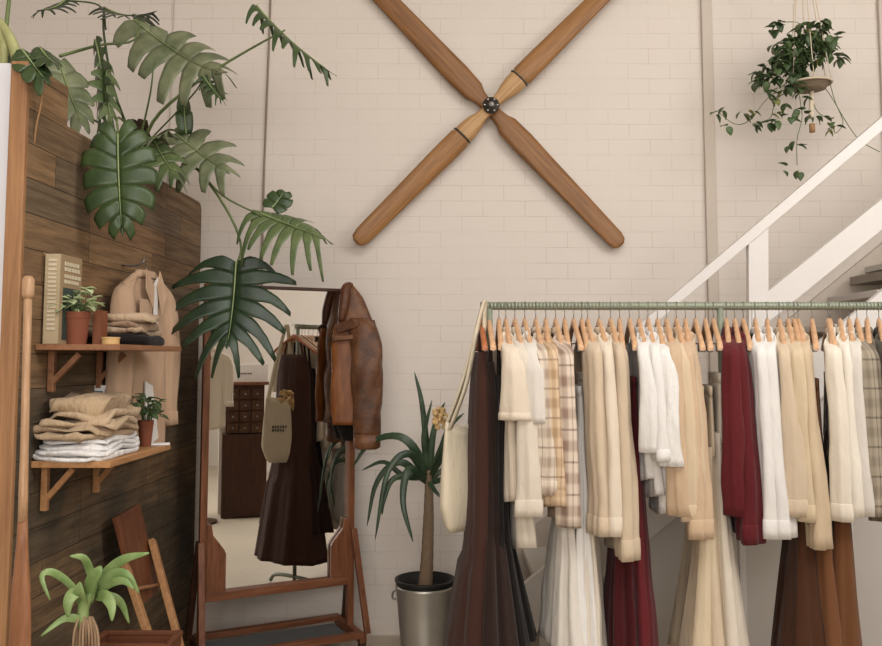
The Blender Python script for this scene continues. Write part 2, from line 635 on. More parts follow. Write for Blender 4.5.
# partition: boarded face and white front
ZLO, ZHI = 2.372, 2.516
YN, YF, YS = 2.84, 4.70, 3.11
B = MB()
outer = []
rc = 0.05
prof = [(YN, 0), (YF, 0), (YF, ZLO - rc)]
for k in range(1, 6):
    aa = k / 6 * PI / 2
    prof.append((YF - rc + rc * math.cos(aa), ZLO - rc + rc * math.sin(aa)))
prof += [(YF - rc, ZLO), (YS, ZLO), (YS, ZHI), (YN, ZHI)]
B.slab([(facex(y), y, z) for y, z in prof], (-0.035, 0, 0))
struct(B, 'wall_partition', M['planks'])
xn = facex(YN)
struct(MB().box((xn - 0.50, YN + 0.02, (ZHI) / 2), (0.90, 0.03, ZHI)), 'wall_partition_front', M['whitepanel'])
struct(MB().box((xn - 0.031, YN - 0.004, (ZHI) / 2), (0.058, 0.03, ZHI)), 'trim_3', M['edgewood'], bevel=0.004)
struct(MB().box((xn - 0.52, (YN + YF) / 2 + 0.03, ZLO - 0.05), (0.9, YF - YN - 0.06, 0.05)), 'trim_4', M['darkwood'])

# ------------------------------------------------------------------ cable on the wall
xc = at(266, 100, WALLY).x
solo(MB().tube(curve_pts([(xc + 0.03, WALLY - 0.008, 4.85), (xc + 0.018, WALLY - 0.008, 3.6), (xc + 0.004, WALLY - 0.008, 2.9), (xc - 0.005, WALLY - 0.008, 2.35), (xc - 0.005, WALLY - 0.008, 1.0)], 24), 0.006, 8),
     'wall_cable', plain('grey_cable', '#857667', 0.6), 'thin grey cable running down the brick wall right of the tall monstera', 'cable', smooth=True)
xc = at(172, 60, WALLY).x
solo(MB().tube([(xc + 0.02, WALLY - 0.006, 4.85), (xc, WALLY - 0.006, 3.0), (xc - 0.01, WALLY - 0.006, 2.0)], 0.003, 8),
     'wall_cable', M['strip'], 'faint pale cable on the brick wall behind the monstera leaves', 'cable', smooth=True)

# ------------------------------------------------------------------ propeller
def propeller():
    Yp = WALLY - 0.06
    c = at(490.5, 108, Yp)
    root = empty('propeller', c, 0, 'large four-bladed wooden propeller crossed on the white brick wall', 'propeller')
    ends = [('dark', (619, -104 + 108 - 12 + 0, 0)), ]
    s = Yp / 860.0

    def blade(tip_px, wide, prof, mat, yoff, name='blade'):
        tip = at(tip_px[0], tip_px[1], Yp)
        d = tip - c; d.y = 0
        L = d.length; d.normalize()
        side = V((-d.z, 0, d.x))
        rr = []
        for t, hw, th, tw in prof:
            p = V((L * t, 0, 0))
            ring = []
            for k in range(16):
                a = 2 * PI * k / 16
                ca, sa = math.cos(a), math.sin(a)
                cx = math.copysign(abs(ca) ** 0.75, ca) * hw
                cy = math.copysign(abs(sa) ** 0.75, sa) * th
                q = V((0, 0, 1)) * (cx * math.cos(tw) - cy * math.sin(tw)) + V((0, 1, 0)) * (cy * math.cos(tw) + cx * math.sin(tw))
                ring.append(p + q + V((0, yoff, 0)))
            rr.append(ring)
        o = MB().rings(rr).build(name, mat, root, smooth=True)
        o.rotation_euler = (0, -math.atan2(d.z, d.x), 0)
        return o
    # pair running lower left to upper right: stepped round shank, then board
    pf = [(0.0, .036, .028, 0), (0.05, .032, .028, 0), (0.085, .037, .03, 0), (0.12, .05, .034, 0), (0.17, .058, .036, 0), (0.2, .058, .036, 0), (0.215, .052, .034, 0),
          (0.222, .058, .034, 0), (0.235, .064, .032, .05), (0.35, .064, .028, .1), (0.5, .061, .023, .14), (0.7, .057, .018, .16), (0.88, .054, .014, .16), (0.95, .052, .012, .16), (0.985, .042, .01, .16), (1.0, .018, .006, .16)]
    pf2 = [(0.0, .036, .022, 0), (0.05, .038, .022, 0), (0.09, .045, .022, 0), (0.13, .064, .024, .05), (0.25, .070, .024, .1), (0.4, .066, .02, .14), (0.7, .06, .017, .16), (0.88, .056, .014, .16), (0.95, .054, .012, .16), (0.985, .044, .01, .16), (1.0, .018, .006, .16)]
    for tp in ((356, 243), (625, -27)):
        blade(tp, 0, [q for q in pf if q[0] <= .222], M['propshank'], -0.018, 'shank')
        blade(tp, 0, [q for q in pf if q[0] >= .215], M['propwood'], -0.018)
    blade((622, 245), 0, pf2, M['propdark'], 0.012)
    blade((359, -29), 0, pf2, M['propdark'], 0.012)
    bd = V((at(356, 243, Yp) - c)); bd.y = 0; bd.normalize()
    for sgn in (1, -1):
        p = bd * (0.232 * sgn); sd = V((-bd.z, 0, bd.x))
        arc = [p + sd * (math.cos(a) * .060) + V((0, -0.02 - .036 * math.sin(a), 0)) for a in np.linspace(0, PI, 13)]
        MB().tube(arc, 0.005, 8).build('shank_groove', M['hub'], root, smooth=True)  # dark ring stands in for the shaded notch in each shank
    hb = MB()
    rot = Matrix.Rotation(PI / 2, 4, 'X')
    m = MB().lathe([(0.001, 0.0), (.046, 0), (.048, .008), (.044, .014), (.03, .016), (.028, .024), (.001, .026)], n=28)
    o = m.build('hub_plate', M['hub'], root, smooth=True)
    o.matrix_local = Matrix.Translation((0, -0.046, 0)) @ rot
    m2 = MB().lathe([(0.001, 0), (.014, 0), (.014, .016), (.001, .02)], n=6)
    o2 = m2.build('centre_bolt', M['wire'], root)
    o2.matrix_local = Matrix.Translation((0, -0.068, 0)) @ rot
    for k in range(6):
        a = k * PI / 3
        o3 = MB().lathe([(0.001, 0), (.0055, 0), (.0055, .006), (.001, .007)], n=6).build('bolt', M['wire'], root)
        o3.matrix_local = Matrix.Translation((.036 * math.cos(a), -0.060, .036 * math.sin(a))) @ rot


propeller()

# ------------------------------------------------------------------ staircase
def staircase():
    Ys = 4.22
    root = empty('staircase', at(700, 500, Ys).xy.to_3d(), 0, 'white painted timber staircase with handrail rising right along the back wall', 'stairs')
    T = V((0, 0.04, 0))

    def P(px, py): return at(px, py, Ys)

    def ext(a, b, px):
        return (px, a[1] + (b[1] - a[1]) * (px - a[0]) / (b[0] - a[0]))

    def board(name, ua, ub, la, lb, p0, p1, mat, th=0.045):
        pts = [P(*ext(ua, ub, p0)), P(*ext(ua, ub, p1)), P(*ext(la, lb, p1)), P(*ext(la, lb, p0))]
        return MB().slab(pts, (0, th, 0)).build(name, mat, root, bevel=0.003, world=True)
    board('handrail', (667, 301), (882, 117), (667, 314), (882, 131), 577, 1010, M['stairwhite'], 0.06)
    board('middle_rail', (769, 291), (882, 199), (769, 322), (882, 230), 752, 1010, M['stairwhite'])
    MB().slab([P(749, 243) + V((0, .006, 0)), P(769, 226) + V((0, .006, 0)), P(770, 420) + V((0, .006, 0)), P(750, 430) + V((0, .006, 0))], (0, 0.04, 0)).build('newel_post', M['stairwhite'], root, bevel=0.003, world=True)
    MB().slab([P(570, 385) + V((0, -.006, 0)), P(588, 370) + V((0, -.006, 0)), P(589, 640) + V((0, -.006, 0)), P(571, 650) + V((0, -.006, 0))], (0, 0.05, 0)).build('newel_post', M['stairwhite'], root, bevel=0.003, world=True)
    ua, ub = (545, 567), (882, 291)
    la, lb = (545, 625), (882, 349)
    board('stringer', ua, ub, la, lb, 522, 1010, M['stairwhite'])
    # panel under the stairs
    pts = []
    for px in (540, 1000):
        p = P(*ext(la, lb, px)); pts.append(p)
    pts2 = [V((pts[1].x, Ys + .02, 0.001)), V((pts[0].x, Ys + .02, 0.001))]
    pts = [p + V((0, .02, 0)) for p in pts]
    pts = [pts[0], pts[1]] + pts2
    MB().slab(pts, (0, 0.015, 0)).build('side_panel', M['stairpanel'], root, world=True)
    # seams of the panelling
    for px in (640, 742, 850):
        q = P(px, 500)
        top = P(*ext(la, lb, px)).z - 0.01
        MB().box((q.x, Ys + 0.017, top / 2), (0.03, 0.012, top)).build('panel_batten', M['stairwhite'], root, world=True, bevel=0.002)
    # inner stringer against the wall and treads
    s0, s1 = P(*ext(ua, ub, 524)), P(*ext(ua, ub, 1000))
    n = 11
    for i in range(n):
        p = s0.lerp(s1, (i + 0.75) / n)
        MB().box((p.x + 0.02, (Ys + .05 + WALLY - .02) / 2, p.z - 0.10), (0.27, WALLY - Ys - .08, 0.035)).build('tread', M['stairtread'] if i > 12 else M['stairpanel'], root, bevel=0.004, world=True)
    pts = [s0, s1, s1 + V((0, 0, -.26)), s0 + V((0, 0, -.26))]
    pts = [V((p.x, WALLY - .035, p.z + 0.06)) for p in pts]
    MB().slab(pts, (0, 0.03, 0)).build('wall_stringer', M['strip'], root, world=True)
    # dark upper tread seen end on at the frame's edge
    p = at(884, 282, 4.5)
    MB().box((p.x + .10, 4.54, p.z + .03), (0.28, 0.5, 0.045)).build('tread', M['stairtread'], root, world=True)


staircase()

# ------------------------------------------------------------------ mirror
MC = V((-0.825, 4.47, 0))
PHI = math.radians(27)
MD = V((math.cos(PHI), math.sin(PHI), 0))
MN = V((math.sin(PHI), -math.cos(PHI), 0))


def refl(px, py, Yv):
    """real place of something the mirror shows at (px, py) at optical distance Yv"""
    p = at(px, py, Yv)
    k = (p - MC).dot(MN)
    return p - MN * (2 * k)


def standing_mirror():
    root = empty('standing_mirror', MC, PHI, 'tall red-brown timber framed mirror on a wheeled trestle base', 'mirror')
    hw = 0.385
    # local frame: x along mirror, y away from viewer
    H = 1.90
    zt = plane_at(345, 289, MC, MN).z
    H = zt
    zr = 0.355
    for s in (-1, 1):
        MB().box((s * hw, 0, (H + 0.06) / 2), (0.034, 0.04, H - 0.06)).build('post', M['redwood'], root, bevel=0.003)
    MB().box((0, 0.005, H - 0.008), (2 * hw, 0.03, 0.016)).build('top_rail', M['darkwood'], root, bevel=0.002)
    MB().box((0, -0.004, zr), (2 * hw - .03, 0.035, 0.042)).build('lower_rail', M['redwoodh'], root, bevel=0.003)
    MB().box((0, 0.012, (H + zr) / 2), (2 * hw - 0.034, 0.006, H - zr - .02)).build('mirror_glass', M['mirror'], root)
    MB().box((0, 0.022, (H + zr) / 2), (2 * hw - 0.034, 0.010, H - zr - .02)).build('backing_board', M['darkwood'], root)
    # shaped corner cheeks
    for s, hgt in ((-1, 0.33), (1, 0.30)):
        x = s * (hw - 0.017)
        pr = [(x, 0), (x - s * .095, 0), (x - s * .095, hgt * .55), (x - s * .085, hgt * .62), (x - s * .03, hgt * .84), (x - s * .022, hgt), (x, hgt)]
        MB().slab([(a, -0.022, zr + .02 + b) for a, b in pr], (0, 0.024, 0)).build('corner_cheek', M['redwood'], root, bevel=0.002)
    dep = 0.20
    for s in (-1, 1):
        x = s * hw
        MB().bar((x, -dep, .105), (x, dep - .02, .105), 0.035, 0.045).build('foot', M['redwood'] if s > 0 else M['darkwood'], root, bevel=0.003)
        MB().bar((x + s * .03, -dep + .02, .12), (x + s * .012, -0.02, .62), 0.026, 0.03, (1, 0, 0)).build('brace', M['redwood'], root, bevel=0.002)
        MB().bar((x + s * .03, dep - .05, .12), (x + s * .012, 0.02, .62), 0.026, 0.03, (1, 0, 0)).build('brace', M['darkwood'], root, bevel=0.002)
        for q in (-dep + .02, dep - .05):
            wv = MB()
            rot = Matrix.Rotation(PI / 2, 4, 'Y')
            w_ = MB().lathe([(0.001, -.011), (.027, -.011), (.030, 0), (.027, .011), (.001, .011)], n=20)
            o = w_.build('caster_wheel', M['wire'], root, smooth=False)
            o.matrix_local = Matrix.Translation((x, q, .030)) @ rot
            MB().box((x, q, .066), (.034, .03, .034)).build('caster_fork', M['hub'], root)
    MB().bar((-hw, -dep + .01, .125), (hw, -dep + .01, .125), 0.04, 0.03).build('front_rail', M['redwoodh'], root, bevel=0.003)
    MB().bar((-hw, dep - .05, .125), (hw, dep - .05, .125), 0.05, 0.026).build('rear_rail', M['redwoodh'], root, bevel=0.003)
    MB().box((-0.02, -0.01, .098), (2 * hw - .05, 0.25, 0.016)).build('base_tray', plain('grey_tray', '#5c5e5e', 0.6, var=0.3), root, bevel=0.003)
    return root


standing_mirror()


# ------------------------------------------------------------------ garments
def se(a, p):
    c, s = math.cos(a), math.sin(a)
    return math.copysign(abs(c) ** p, c), math.copysign(abs(s) ** p, s)


def ring_uv(w_, d_, z, n, uoff=0, voff=0, fold=0, k=5, ph=0, p=0.8, skirt=0.0):
    r = []
    for i in range(n):
        a = 2 * PI * i / n
        cu, sv = se(a, p)
        u = cu * w_ + uoff
        v = sv * d_ + voff
        f = fold * (math.sin(u * k * 6.0 / max(w_, .05) * 0.2 + ph) * .6 + math.sin(u * k * 2.3 / max(w_, .05) * .37 + ph * 2.1) * .4)
        v += f
        if skirt:
            m = 1 + skirt * math.sin(k * a + ph) + skirt * .5 * math.sin((2 * k + 1) * a + ph * 1.7)
            u = uoff + (u - uoff) * (1 + (m - 1) * .35)
            v = voff + (v - voff) * m
        r.append(V((v, u, z)))
    return r


def interp(keys, t):
    for i in range(len(keys) - 1):
        if t <= keys[i + 1][0]:
            a, b = keys[i], keys[i + 1]
            f = (t - a[0]) / max(b[0] - a[0], 1e-6)
            f = max(0, min(1, f))
            return [x + (y - x) * f for x, y in zip(a, b)]
    return list(keys[-1])


def shirt_body(L, hw=0.20, d=0.020, hem=None, seed=0, top=-0.10, curved=0.0, lean=0.0):
    r = random.Random(seed)
    hem = hem or d * 2.0
    ph = r.uniform(0, 6)
    keys = [(0, .075, .014), (.008, .100, .017), (.026, .13, .018), (.050, .175, .019), (.074, hw, d), (.22, hw * 1.0, d * 1.05), (L * .6, hw * 1.02, (d + hem) / 2), (L, hw * 1.05, hem)]
    zs = [0, .004, .008, .016, .026, .038, .050, .062, .074, .10, .14]
    nz = 16
    zs += [.14 + (L - .14) * (i + 1) / nz for i in range(nz)]
    rr = []
    for z in zs:
        _, w_, d_ = interp(keys, z)
        f = 0.35 * d * min(1, z / .3)
        ring = ring_uv(w_, d_, top - z, 40, voff=lean * (z / L) ** 1.3, fold=f, k=5, ph=ph + z * 1.5, skirt=0.04 + .10 * z / L)
        if curved and z > L * .6:
            q = (z - L * .6) / (L * .4)
            for p in ring: p.z += curved * q * q * (abs(p.y) / hw) ** 2
        rr.append(ring)
    crumple(rr, .006, 8, seed)
    m = MB(); m.rings(rr, cap=False)
    n = 40
    m.f.append(tuple(range(n)))
    # inner hem turn so that the garment is not an open sheet
    m.f.append(tuple(len(m.v) - n + k for k in range(n)))
    return m


def sleeve(side, L, r0=0.048, r1=0.04, hw=0.20, d=0.022, seed=0, top=-0.10, out=0.03, fwd=0.0):
    r = random.Random(seed + 5)
    ph = r.uniform(0, 6)
    pts = [V((0, hw * .50, top - .022)), V((0, hw * .72, top - .038)), V((0, hw * .92, top - .072)), V((fwd * .1, hw + out * .4, top - .13)),
           V((fwd * .4, hw + out * .8, top - .05 - L * .4)), V((fwd * .8, hw + out, top - .05 - L * .75)), V((fwd, hw + out * .9, top - .05 - L))]
    N = 24
    path = curve_pts(pts, N)

    def ring(t, sc_=1.0, inner=False):
        x = t * (N - 1)
        i = min(int(x), N - 2)
        p = path[i].lerp(path[i + 1], x - i)
        g = min(1, t / .42)
        w_ = (.018 + (r0 - .018) * g ** .8) if t < .42 else r0 + (r1 - r0) * (t - .42) / .58
        w_ *= 1 + .03 * math.sin(t * 7 + ph)
        dd = d * (.50 + .22 * g + .50 * t)
        tz = .8 * max(0, 1 - t / .35)      # upper rings lie along the shoulder slope
        rr = ring_uv(w_ * sc_, dd * sc_, 0, 32, 0, 0, k=3, ph=ph + t * 1.4, skirt=.08 + .18 * t, p=.9)
        out_ = []
        for q in rr:
            out_.append(V((p.x + q.x + .004 * math.sin(t * 8 + ph), side * (p.y + q.y + .004 * math.sin(t * 6 + ph)), p.z - q.y * tz + q.z)))
        return out_
    m = MB(); m.rings(crumple([ring(i / (N - 1)) for i in range(N)], .009, 9, seed + side))
    return m, ring


def collar_mesh(top=-0.10, w_=.068, d=.015, h=.008):
    rr = []
    for z, a, b in ((-.012, 1.0, 1.0), (.012, .98, 1.0), (h, .9, .9), (h + .003, 1.0, 1.1), (h - .004, 1.12, 1.35), (-.012, 1.3, 1.5), (-.024, 1.34, 1.5)):
        rr.append(ring_uv(w_ * a, d * b, top + z, 24))
    m = MB(); m.rings(rr, cap=False, closed=True)
    return m


def skirt_mesh(L, w0, d0, w1, d1, seed=0, top=-0.2, pleat=.22, k=7, tiers=None, n=64, shoulder=False):
    r = random.Random(seed)
    ph = r.uniform(0, 6)
    rr = []
    N = 26
    zs = [L * i / (N - 1) for i in range(N)]
    for z in zs:
        t = z / L
        w_ = w0 + (w1 - w0) * t ** 1.2
        d_ = d0 + (d1 - d0) * t ** 1.3
        if tiers:
            for tz in tiers:
                if z > tz: 
                    g = min(1, (z - tz) / .05)
                    d_ *= 1 + .22 * g; w_ *= 1 + .06 * g
        rr.append(ring_uv(w_, d_, top - z, n, k=k, ph=ph + t * .5, skirt=pleat * min(1, .15 + t * 1.2), p=.95))
    crumple(rr, .010, 6, seed)
    m = MB(); m.rings(rr, cap=True)
    return m


BARZ = at(600, 306, 3.55).z
RY = 3.55


def hanger_protos():
    out = {}
    for kind, wm in (('plain', M['hanger']), ('red', M['hangerred']), ('clip', M['hanger'])):
        root = empty('clothes_hanger', (0, 0, -5))
        pts = []
        for i in range(17):
            s = (i - 8) / 8
            z = -.068 - .106 * abs(s) ** 1.1 - (.006 if i in (0, 16) else 0)
            pts.append(V((0, s * .205, z)))
        rr = []
        for i, p in enumerate(pts):
            s = abs(i - 8) / 8
            hh = .010 + .010 * max(0, 1 - s * 2.5) - (.004 if s == 1 else 0)
            ww = .010 + .002 * s
            rr.append([p + V((ww * math.cos(a), 0, hh * math.sin(a))) for a in [2 * PI * k / 10 for k in range(10)]])
        MB().rings(rr).build('shoulder_bar', wm, root, smooth=True)
        hk = [V((0, 0, -.060)), V((0, 0, -.028))]
        for a in np.linspace(-PI * .5, PI * .95, 12):
            hk.append(V((0, .0195 * math.cos(a), .0195 * math.sin(a) - .002)))
        MB().tube(hk, .0016, 6).build('hook', M['wire'], root, smooth=True)
        if kind == 'clip':
            MB().tube([V((0, -.18, -.155)), V((0, .18, -.155))], .0025, 6).build('cross_wire', M['wire'], root)
            for s in (-1, 1):
                MB().box((0, s * .13, -.172), (.016, .03, .036)).build('clip', M['wire'], root, bevel=.002)
        out[kind] = root
    return out


HP = hanger_protos()
HUSED = {k: False for k in HP}


def place_hanger(kind, x, rz, label, y=RY, z=None):
    o = HP[kind] if not HUSED[kind] else copy_tree(HP[kind])
    HUSED[kind] = True
    o.location = (x, y, BARZ if z is None else z)
    o.rotation_euler = (0, 0, rz)
    tag(o, label, 'hanger', 'wooden hangers on the long clothes rail')
    return o


def buttons(root, mat, x, y, z0, z1, n, r=.005):
    for i in range(n):
        z = z0 + (z1 - z0) * i / max(1, n - 1)
        o = MB().lathe([(.0005, 0), (r, 0), (r, .002), (.0005, .003)], n=10).build('button', mat, root)
        o.matrix_local = Matrix.Translation((x, y, z)) @ Matrix.Rotation(-PI / 2, 4, 'Y')


def make_shirt(name, label, cat, x, rz, yb, mat, slv=0.55, hw=.20, d=.024, hem=None, seed=0, collar=True, cuff=True, top=-0.10, y=RY, z=None, lean=.014, r0=.055, r1=.052, curved=0.03, collarmat=None, out=.03, group='tops on the long clothes rail', nb=0, puff=False, sleeve_mat=None):
    z = BARZ if z is None else z
    root = empty(name, (x, y, z), rz, label, cat, group)
    L = (z + top) - yb
    shirt_body(L, hw, d, hem, seed, top, curved, lean).build('body', mat, root, smooth=True)
    for s in (-1, 1):
        m, rg = sleeve(s, slv, r0, r1, hw, d * 1.45, seed + s, top, out, lean * 1.3)
        so = m.build('sleeve', sleeve_mat or mat, root, smooth=True)
        if cuff and (seed % 3 != 1):
            rr = crumple([rg(.93, .98), rg(.935, 1.05), rg(.97, 1.06), rg(1.0, 1.05), rg(1.0, .9)], .009, 9, seed + s + s)
            MB().rings(rr).build('cuff', mat, so, smooth=True)
    if collar:
        collar_mesh(top).build('collar', collarmat or mat, root, smooth=True)
    if nb:
        buttons(root, M['pages'], -d * 1.45, -.02, top - .1, top - L + .06, nb)
    return root


def make_skirt(name, label, cat, x, rz, ytop, yb, mat, w0=.16, d0=.015, w1=.24, d1=.06, seed=0, pleat=.2, k=7, tiers=None, y=RY, z=None, group='skirts and trousers on the long clothes rail'):
    z = BARZ if z is None else z
    root = empty(name, (x, y, z), rz, label, cat, group)
    L = ytop - yb
    skirt_mesh(L, w0, d0, w1, d1, seed, ytop - z, pleat, k, tiers).build('panel', mat, root, smooth=True)
    rr = [ring_uv(w0 * a, d0 * a, ytop - z + b, 32, p=.9) for a, b in ((.98, .0), (1.06, -.002), (1.06, -.035), (.98, -.037))]
    MB().rings(rr).build('waistband', mat, root, smooth=True)
    return root


def make_trousers(name, label, x, rz, ytop, yb, mat, w0=.17, d0=.014, leg=.10, flare=.13, dfl=.05, seed=0, y=RY, z=None):
    z = BARZ if z is None else z
    root = empty(name, (x, y, z), rz, label, 'trousers', 'skirts and trousers on the long clothes rail')
    top = ytop - z
    r = random.Random(seed)
    crotch = .26
    rr = [ring_uv(w0 + .02 * t, d0 * (1 + .6 * t), top - crotch * t - .01, 32, fold=.006 * t, k=5, ph=seed, p=.9) for t in (0, .2, .4, .6, .8, 1.0)]
    MB().rings(rr).build('hip_panel', mat, root, smooth=True)
    for s in (-1, 1):
        ph = r.uniform(0, 6)
        rr = []
        for i in range(20):
            t = i / 19
            zz = top - crotch * .9 - (ytop - crotch - yb) * t
            w_ = leg * .92 + (flare - leg * .92) * t ** 1.5
            d_ = d0 * 1.5 + (dfl - d0 * 1.5) * t ** 1.3
            rr.append(ring_uv(w_, d_, zz, 36, s * (.095 + .03 * t), .01 * math.sin(3 * t + ph), k=5, ph=ph + t, skirt=.22 * t + .05, p=.95))
        MB().rings(rr).build('leg', mat, root, smooth=True)
    rr = [ring_uv(w0 * a, d0 * a, top + b, 32, p=.9) for a, b in ((.98, .0), (1.06, -.002), (1.06, -.04), (.98, -.042))]
    MB().rings(rr).build('waistband', mat, root, smooth=True)
    return root


def hx(px, py=345): return at(px, py, RY).x
def hz(py): return at(600, py, RY).z


def clothes_rail():
    xl, xr = hx(485, 306), hx(985, 306)
    root = empty('clothes_rack', ((xl + xr) / 2, RY, 0), 0, 'long pale green steel clothes rail crowded with hanging garments', 'clothes rack')
    xr_loc = root.location.x
    A, Bp = xl - xr_loc, xr - xr_loc
    MB().tube([V((A, 0, BARZ - .0)), V((Bp, 0, BARZ))], .0155, 16).build('rail', M['rail'], root, smooth=True)
    rb = MB()
    x = A + .01
    while x < Bp:
        rb.tube([V((x, 0, BARZ)), V((x + .006, 0, BARZ))], .0172, 12)
        x += .0145
    o = rb.build('rail_ridges', M['rail'], root); o['kind'] = 'stuff'
    for px in (None, 720, 975):
        x = A + .018 if px is None else hx(px, 306) - xr_loc
        MB().tube([V((x, 0.0, .04)), V((x, 0.0, BARZ - .01))], .0135, 12).build('upright', M['rail'], root, smooth=True)
        ft = curve_pts([V((x, -.23, .012)), V((x, -.20, .05)), V((x, -.12, .065)), V((x, 0, .068)), V((x, .12, .065)), V((x, .20, .05)), V((x, .23, .012))], 24)
        MB().tube(ft, .0125, 10).build('foot', M['rail'], root, smooth=True)


clothes_rail()

R_ = math.radians
GR = []   # (px hook, hanger kind)


def turn(px, rz=9):
    return -math.atan((px - 441) / 860) * .92 + R_(rz - 9 + 6 - (px - 480) / 400 * 5 + 2.5 * math.sin(px * 1.7))


def H(px, kind, what, rz=0.0):
    place_hanger(kind, hx(px), rz, 'wooden hanger carrying the ' + what)


def S(px, what, mat, yb, name='shirt', rz=9, kind='plain', cat='shirt', **k):
    rz = turn(px, rz)
    H(px, kind, what, rz)
    return make_shirt(name, what + ' on the clothes rail', cat, hx(px), rz, hz(yb), mat, seed=int(px), **k)


def K(px, what, mat, yt, yb, name='skirt', rz=9, kind='clip', cat='skirt', **k):
    rz = turn(px, rz)
    H(px, kind, what, rz)
    return make_skirt(name, what + ' on the clothes rail', cat, hx(px), rz, hz(yt), hz(yb), mat, seed=int(px), **k)


def T(px, what, mat, yt, yb, rz=9, **k):
    rz = turn(px, rz)
    H(px, 'clip', what, rz)
    return make_trousers('trousers', what + ' on the clothes rail', hx(px), rz, hz(yt), hz(yb), mat, seed=int(px), **k)


def D(px, what, mat, yb, rz=5, kind='plain', w1=.25, d0=.035, d1=.12, tiers=None, pleat=.2, strap=True, yt=352):
    """strappy long dress"""
    rz = turn(px, rz)
    H(px, kind, what, rz)
    root = empty('dress', (hx(px), RY, BARZ), rz, what + ' on the clothes rail', 'dress', 'dresses on the long clothes rail')
    top = hz(yt) - BARZ
    L = hz(yt) - hz(yb)
    rr = []
    N = 34
    r = random.Random(int(px)); ph = r.uniform(0, 6)
    for i in range(N):
        t = i / (N - 1)
        z = L * t
        w_, d_ = interp([(0, .12, d0 * .55), (.10, .15, d0 * .85), (.2, .155, d0), (.45, .165, d0 * 1.15), (.6, .19, d0 * 1.35), (1.0, w1, d1)], t)[1:]
        if tiers:
            g = min(1, max(0, (t - tiers) / .03))
            d_ *= 1 + .20 * g; w_ *= 1 + .10 * g
        rr.append(ring_uv(w_, d_, top - z, 72, k=8, ph=ph + t * .6, skirt=pleat * (min(1, .25 + t)), p=.95))
    MB().rings(rr).build('dress_panel', mat, root, smooth=True)
    for s in (-1, 1):
        MB().tube(curve_pts([V((0, s * .09, top - .01)), V((0, s * .075, top + .05)), V((0, s * .06, -.088))], 8), .007, 8).build('strap', mat, root, smooth=True)
    return root


# --- left to right
D(481, 'long dark chocolate tiered sleeveless dress at the left end', F_['brown'], 690, kind='red', tiers=.60, d0=.054, d1=.145, w1=.26, pleat=.075)
D(489, 'long umber sleeveless dress right of the chocolate dress', fabric('#2e211d'), 640, tiers=.6, d0=.035, d1=.10, w1=.28, yt=362)
D(499, 'narrow black strappy dress behind the first cream tops', F_['black'], 636, d0=.03, d1=.125, w1=.24, yt=375)
S(506, 'cream short-sleeved top, leftmost of the pale tops', F_['cream'], 500, slv=.30, r0=.06, r1=.066, name='blouse', cat='top', d=.028, nb=0)
S(515, 'long pale beige shirt beside the cream short-sleeved top', F_['ivory'], 545, slv=.66, d=.026)
S(525, 'cream tee with a loose sleeve left of the plaid shirts', F_['offwhite'], 470, slv=.31, r0=.06, r1=.064, name='t_shirt', cat='top', d=.022, cuff=False)
S(536, 'beige and brown plaid shirt, leftmost of the plaid shirts', PL1, 490, slv=.58, d=.024)
S(546, 'tan plaid shirt in the middle of the left plaid shirts', PL2, 505, slv=.62, d=.024)
S(556, 'pinkish beige plaid shirt with wide checks beside the clip hangers', PL3, 515, slv=.70, d=.026, r0=.054, r1=.05)
K(565, 'off-white flared skirt hanging lowest behind the plaid shirts', F_['offwhite'], 385, 637, w0=.15, d1=.095, d0=.02)
K(574, 'white pleated skirt behind the plaid and beige shirts', F_['white'], 385, 640, w0=.15, d1=.085, d0=.02)
K(582, 'cream long pleated skirt left of the burgundy skirt', F_['ivory'], 372, 655, w0=.14, d1=.075, d0=.02)
S(588, 'light beige shirt, leftmost of three long-sleeved beige shirts', F_['beige'], 512, slv=.73, d=.026)
S(599.5, 'creamy beige shirt, middle of three long-sleeved beige shirts', F_['cream'], 515, slv=.73, d=.026)
S(611, 'long straight beige shirt left of the burgundy skirt', fabric('#c0ad95'), 545, slv=.82, d=.022, r0=.052, r1=.056)
K(620, 'long burgundy pleated skirt beside the beige shirts', F_['burgdk'], 366, 650, w0=.13, d0=.02, d1=.085, w1=.25)
K(630, 'long wine red skirt in front of the understair panel', F_['burg'], 376, 665, w0=.13, d0=.02, d1=.08, w1=.25)
S(639.5, 'white cotton blouse, leftmost of the bright white tops', F_['white'], 480, slv=.42, r0=.06, r1=.066, name='blouse', cat='blouse', cuff=False)
S(648.5, 'white collared blouse between two other white blouses', F_['white'], 495, slv=.45, r0=.058, r1=.068, name='blouse', cat='blouse')
S(658, 'white puff-sleeved blouse with gathered cuffs', fabric('#d9d5d0', 0.08, .9, 22), 512, slv=.47, r0=.06, r1=.072, name='blouse', cat='blouse', d=.023)
S(667, 'camel cotton shirt, leftmost of three camel shirts', F_['camel'], 500, slv=.66)
S(677, 'pale camel shirt, middle of three camel shirts', fabric('#c8b397'), 505, slv=.68)
S(686, 'buttoned camel shirt, rightmost of three camel shirts', F_['camel'], 515, slv=.74, nb=4)
T(696, 'cream flared trousers hanging nearest the camel shirts', fabric('#cbb99d'), 385, 665, dfl=.085)
T(706, 'beige wide-leg trousers left of the middle upright', F_['beige'], 385, 670, dfl=.075)
T(714, 'ivory flared trousers beside the burgundy shirts', F_['ivory'], 372, 665, dfl=.07)
S(727, 'burgundy shirt with long sleeves, left one of the pair', F_['burg'], 500, slv=.66)
S(735.5, 'burgundy shirt with pale buttons, right one of the pair', fabric('#571d21'), 530, slv=.76, nb=5)
K(744, 'narrow white skirt on clips right of the burgundy shirts', F_['white'], 375, 520, w0=.13, w1=.17, d1=.03)
S(756, 'white long-sleeved shirt right of the burgundy shirts', F_['white'], 530, slv=.74)
S(768, 'bright white shirt left of the sand-coloured shirts', fabric('#d7d3ce'), 528, slv=.74)
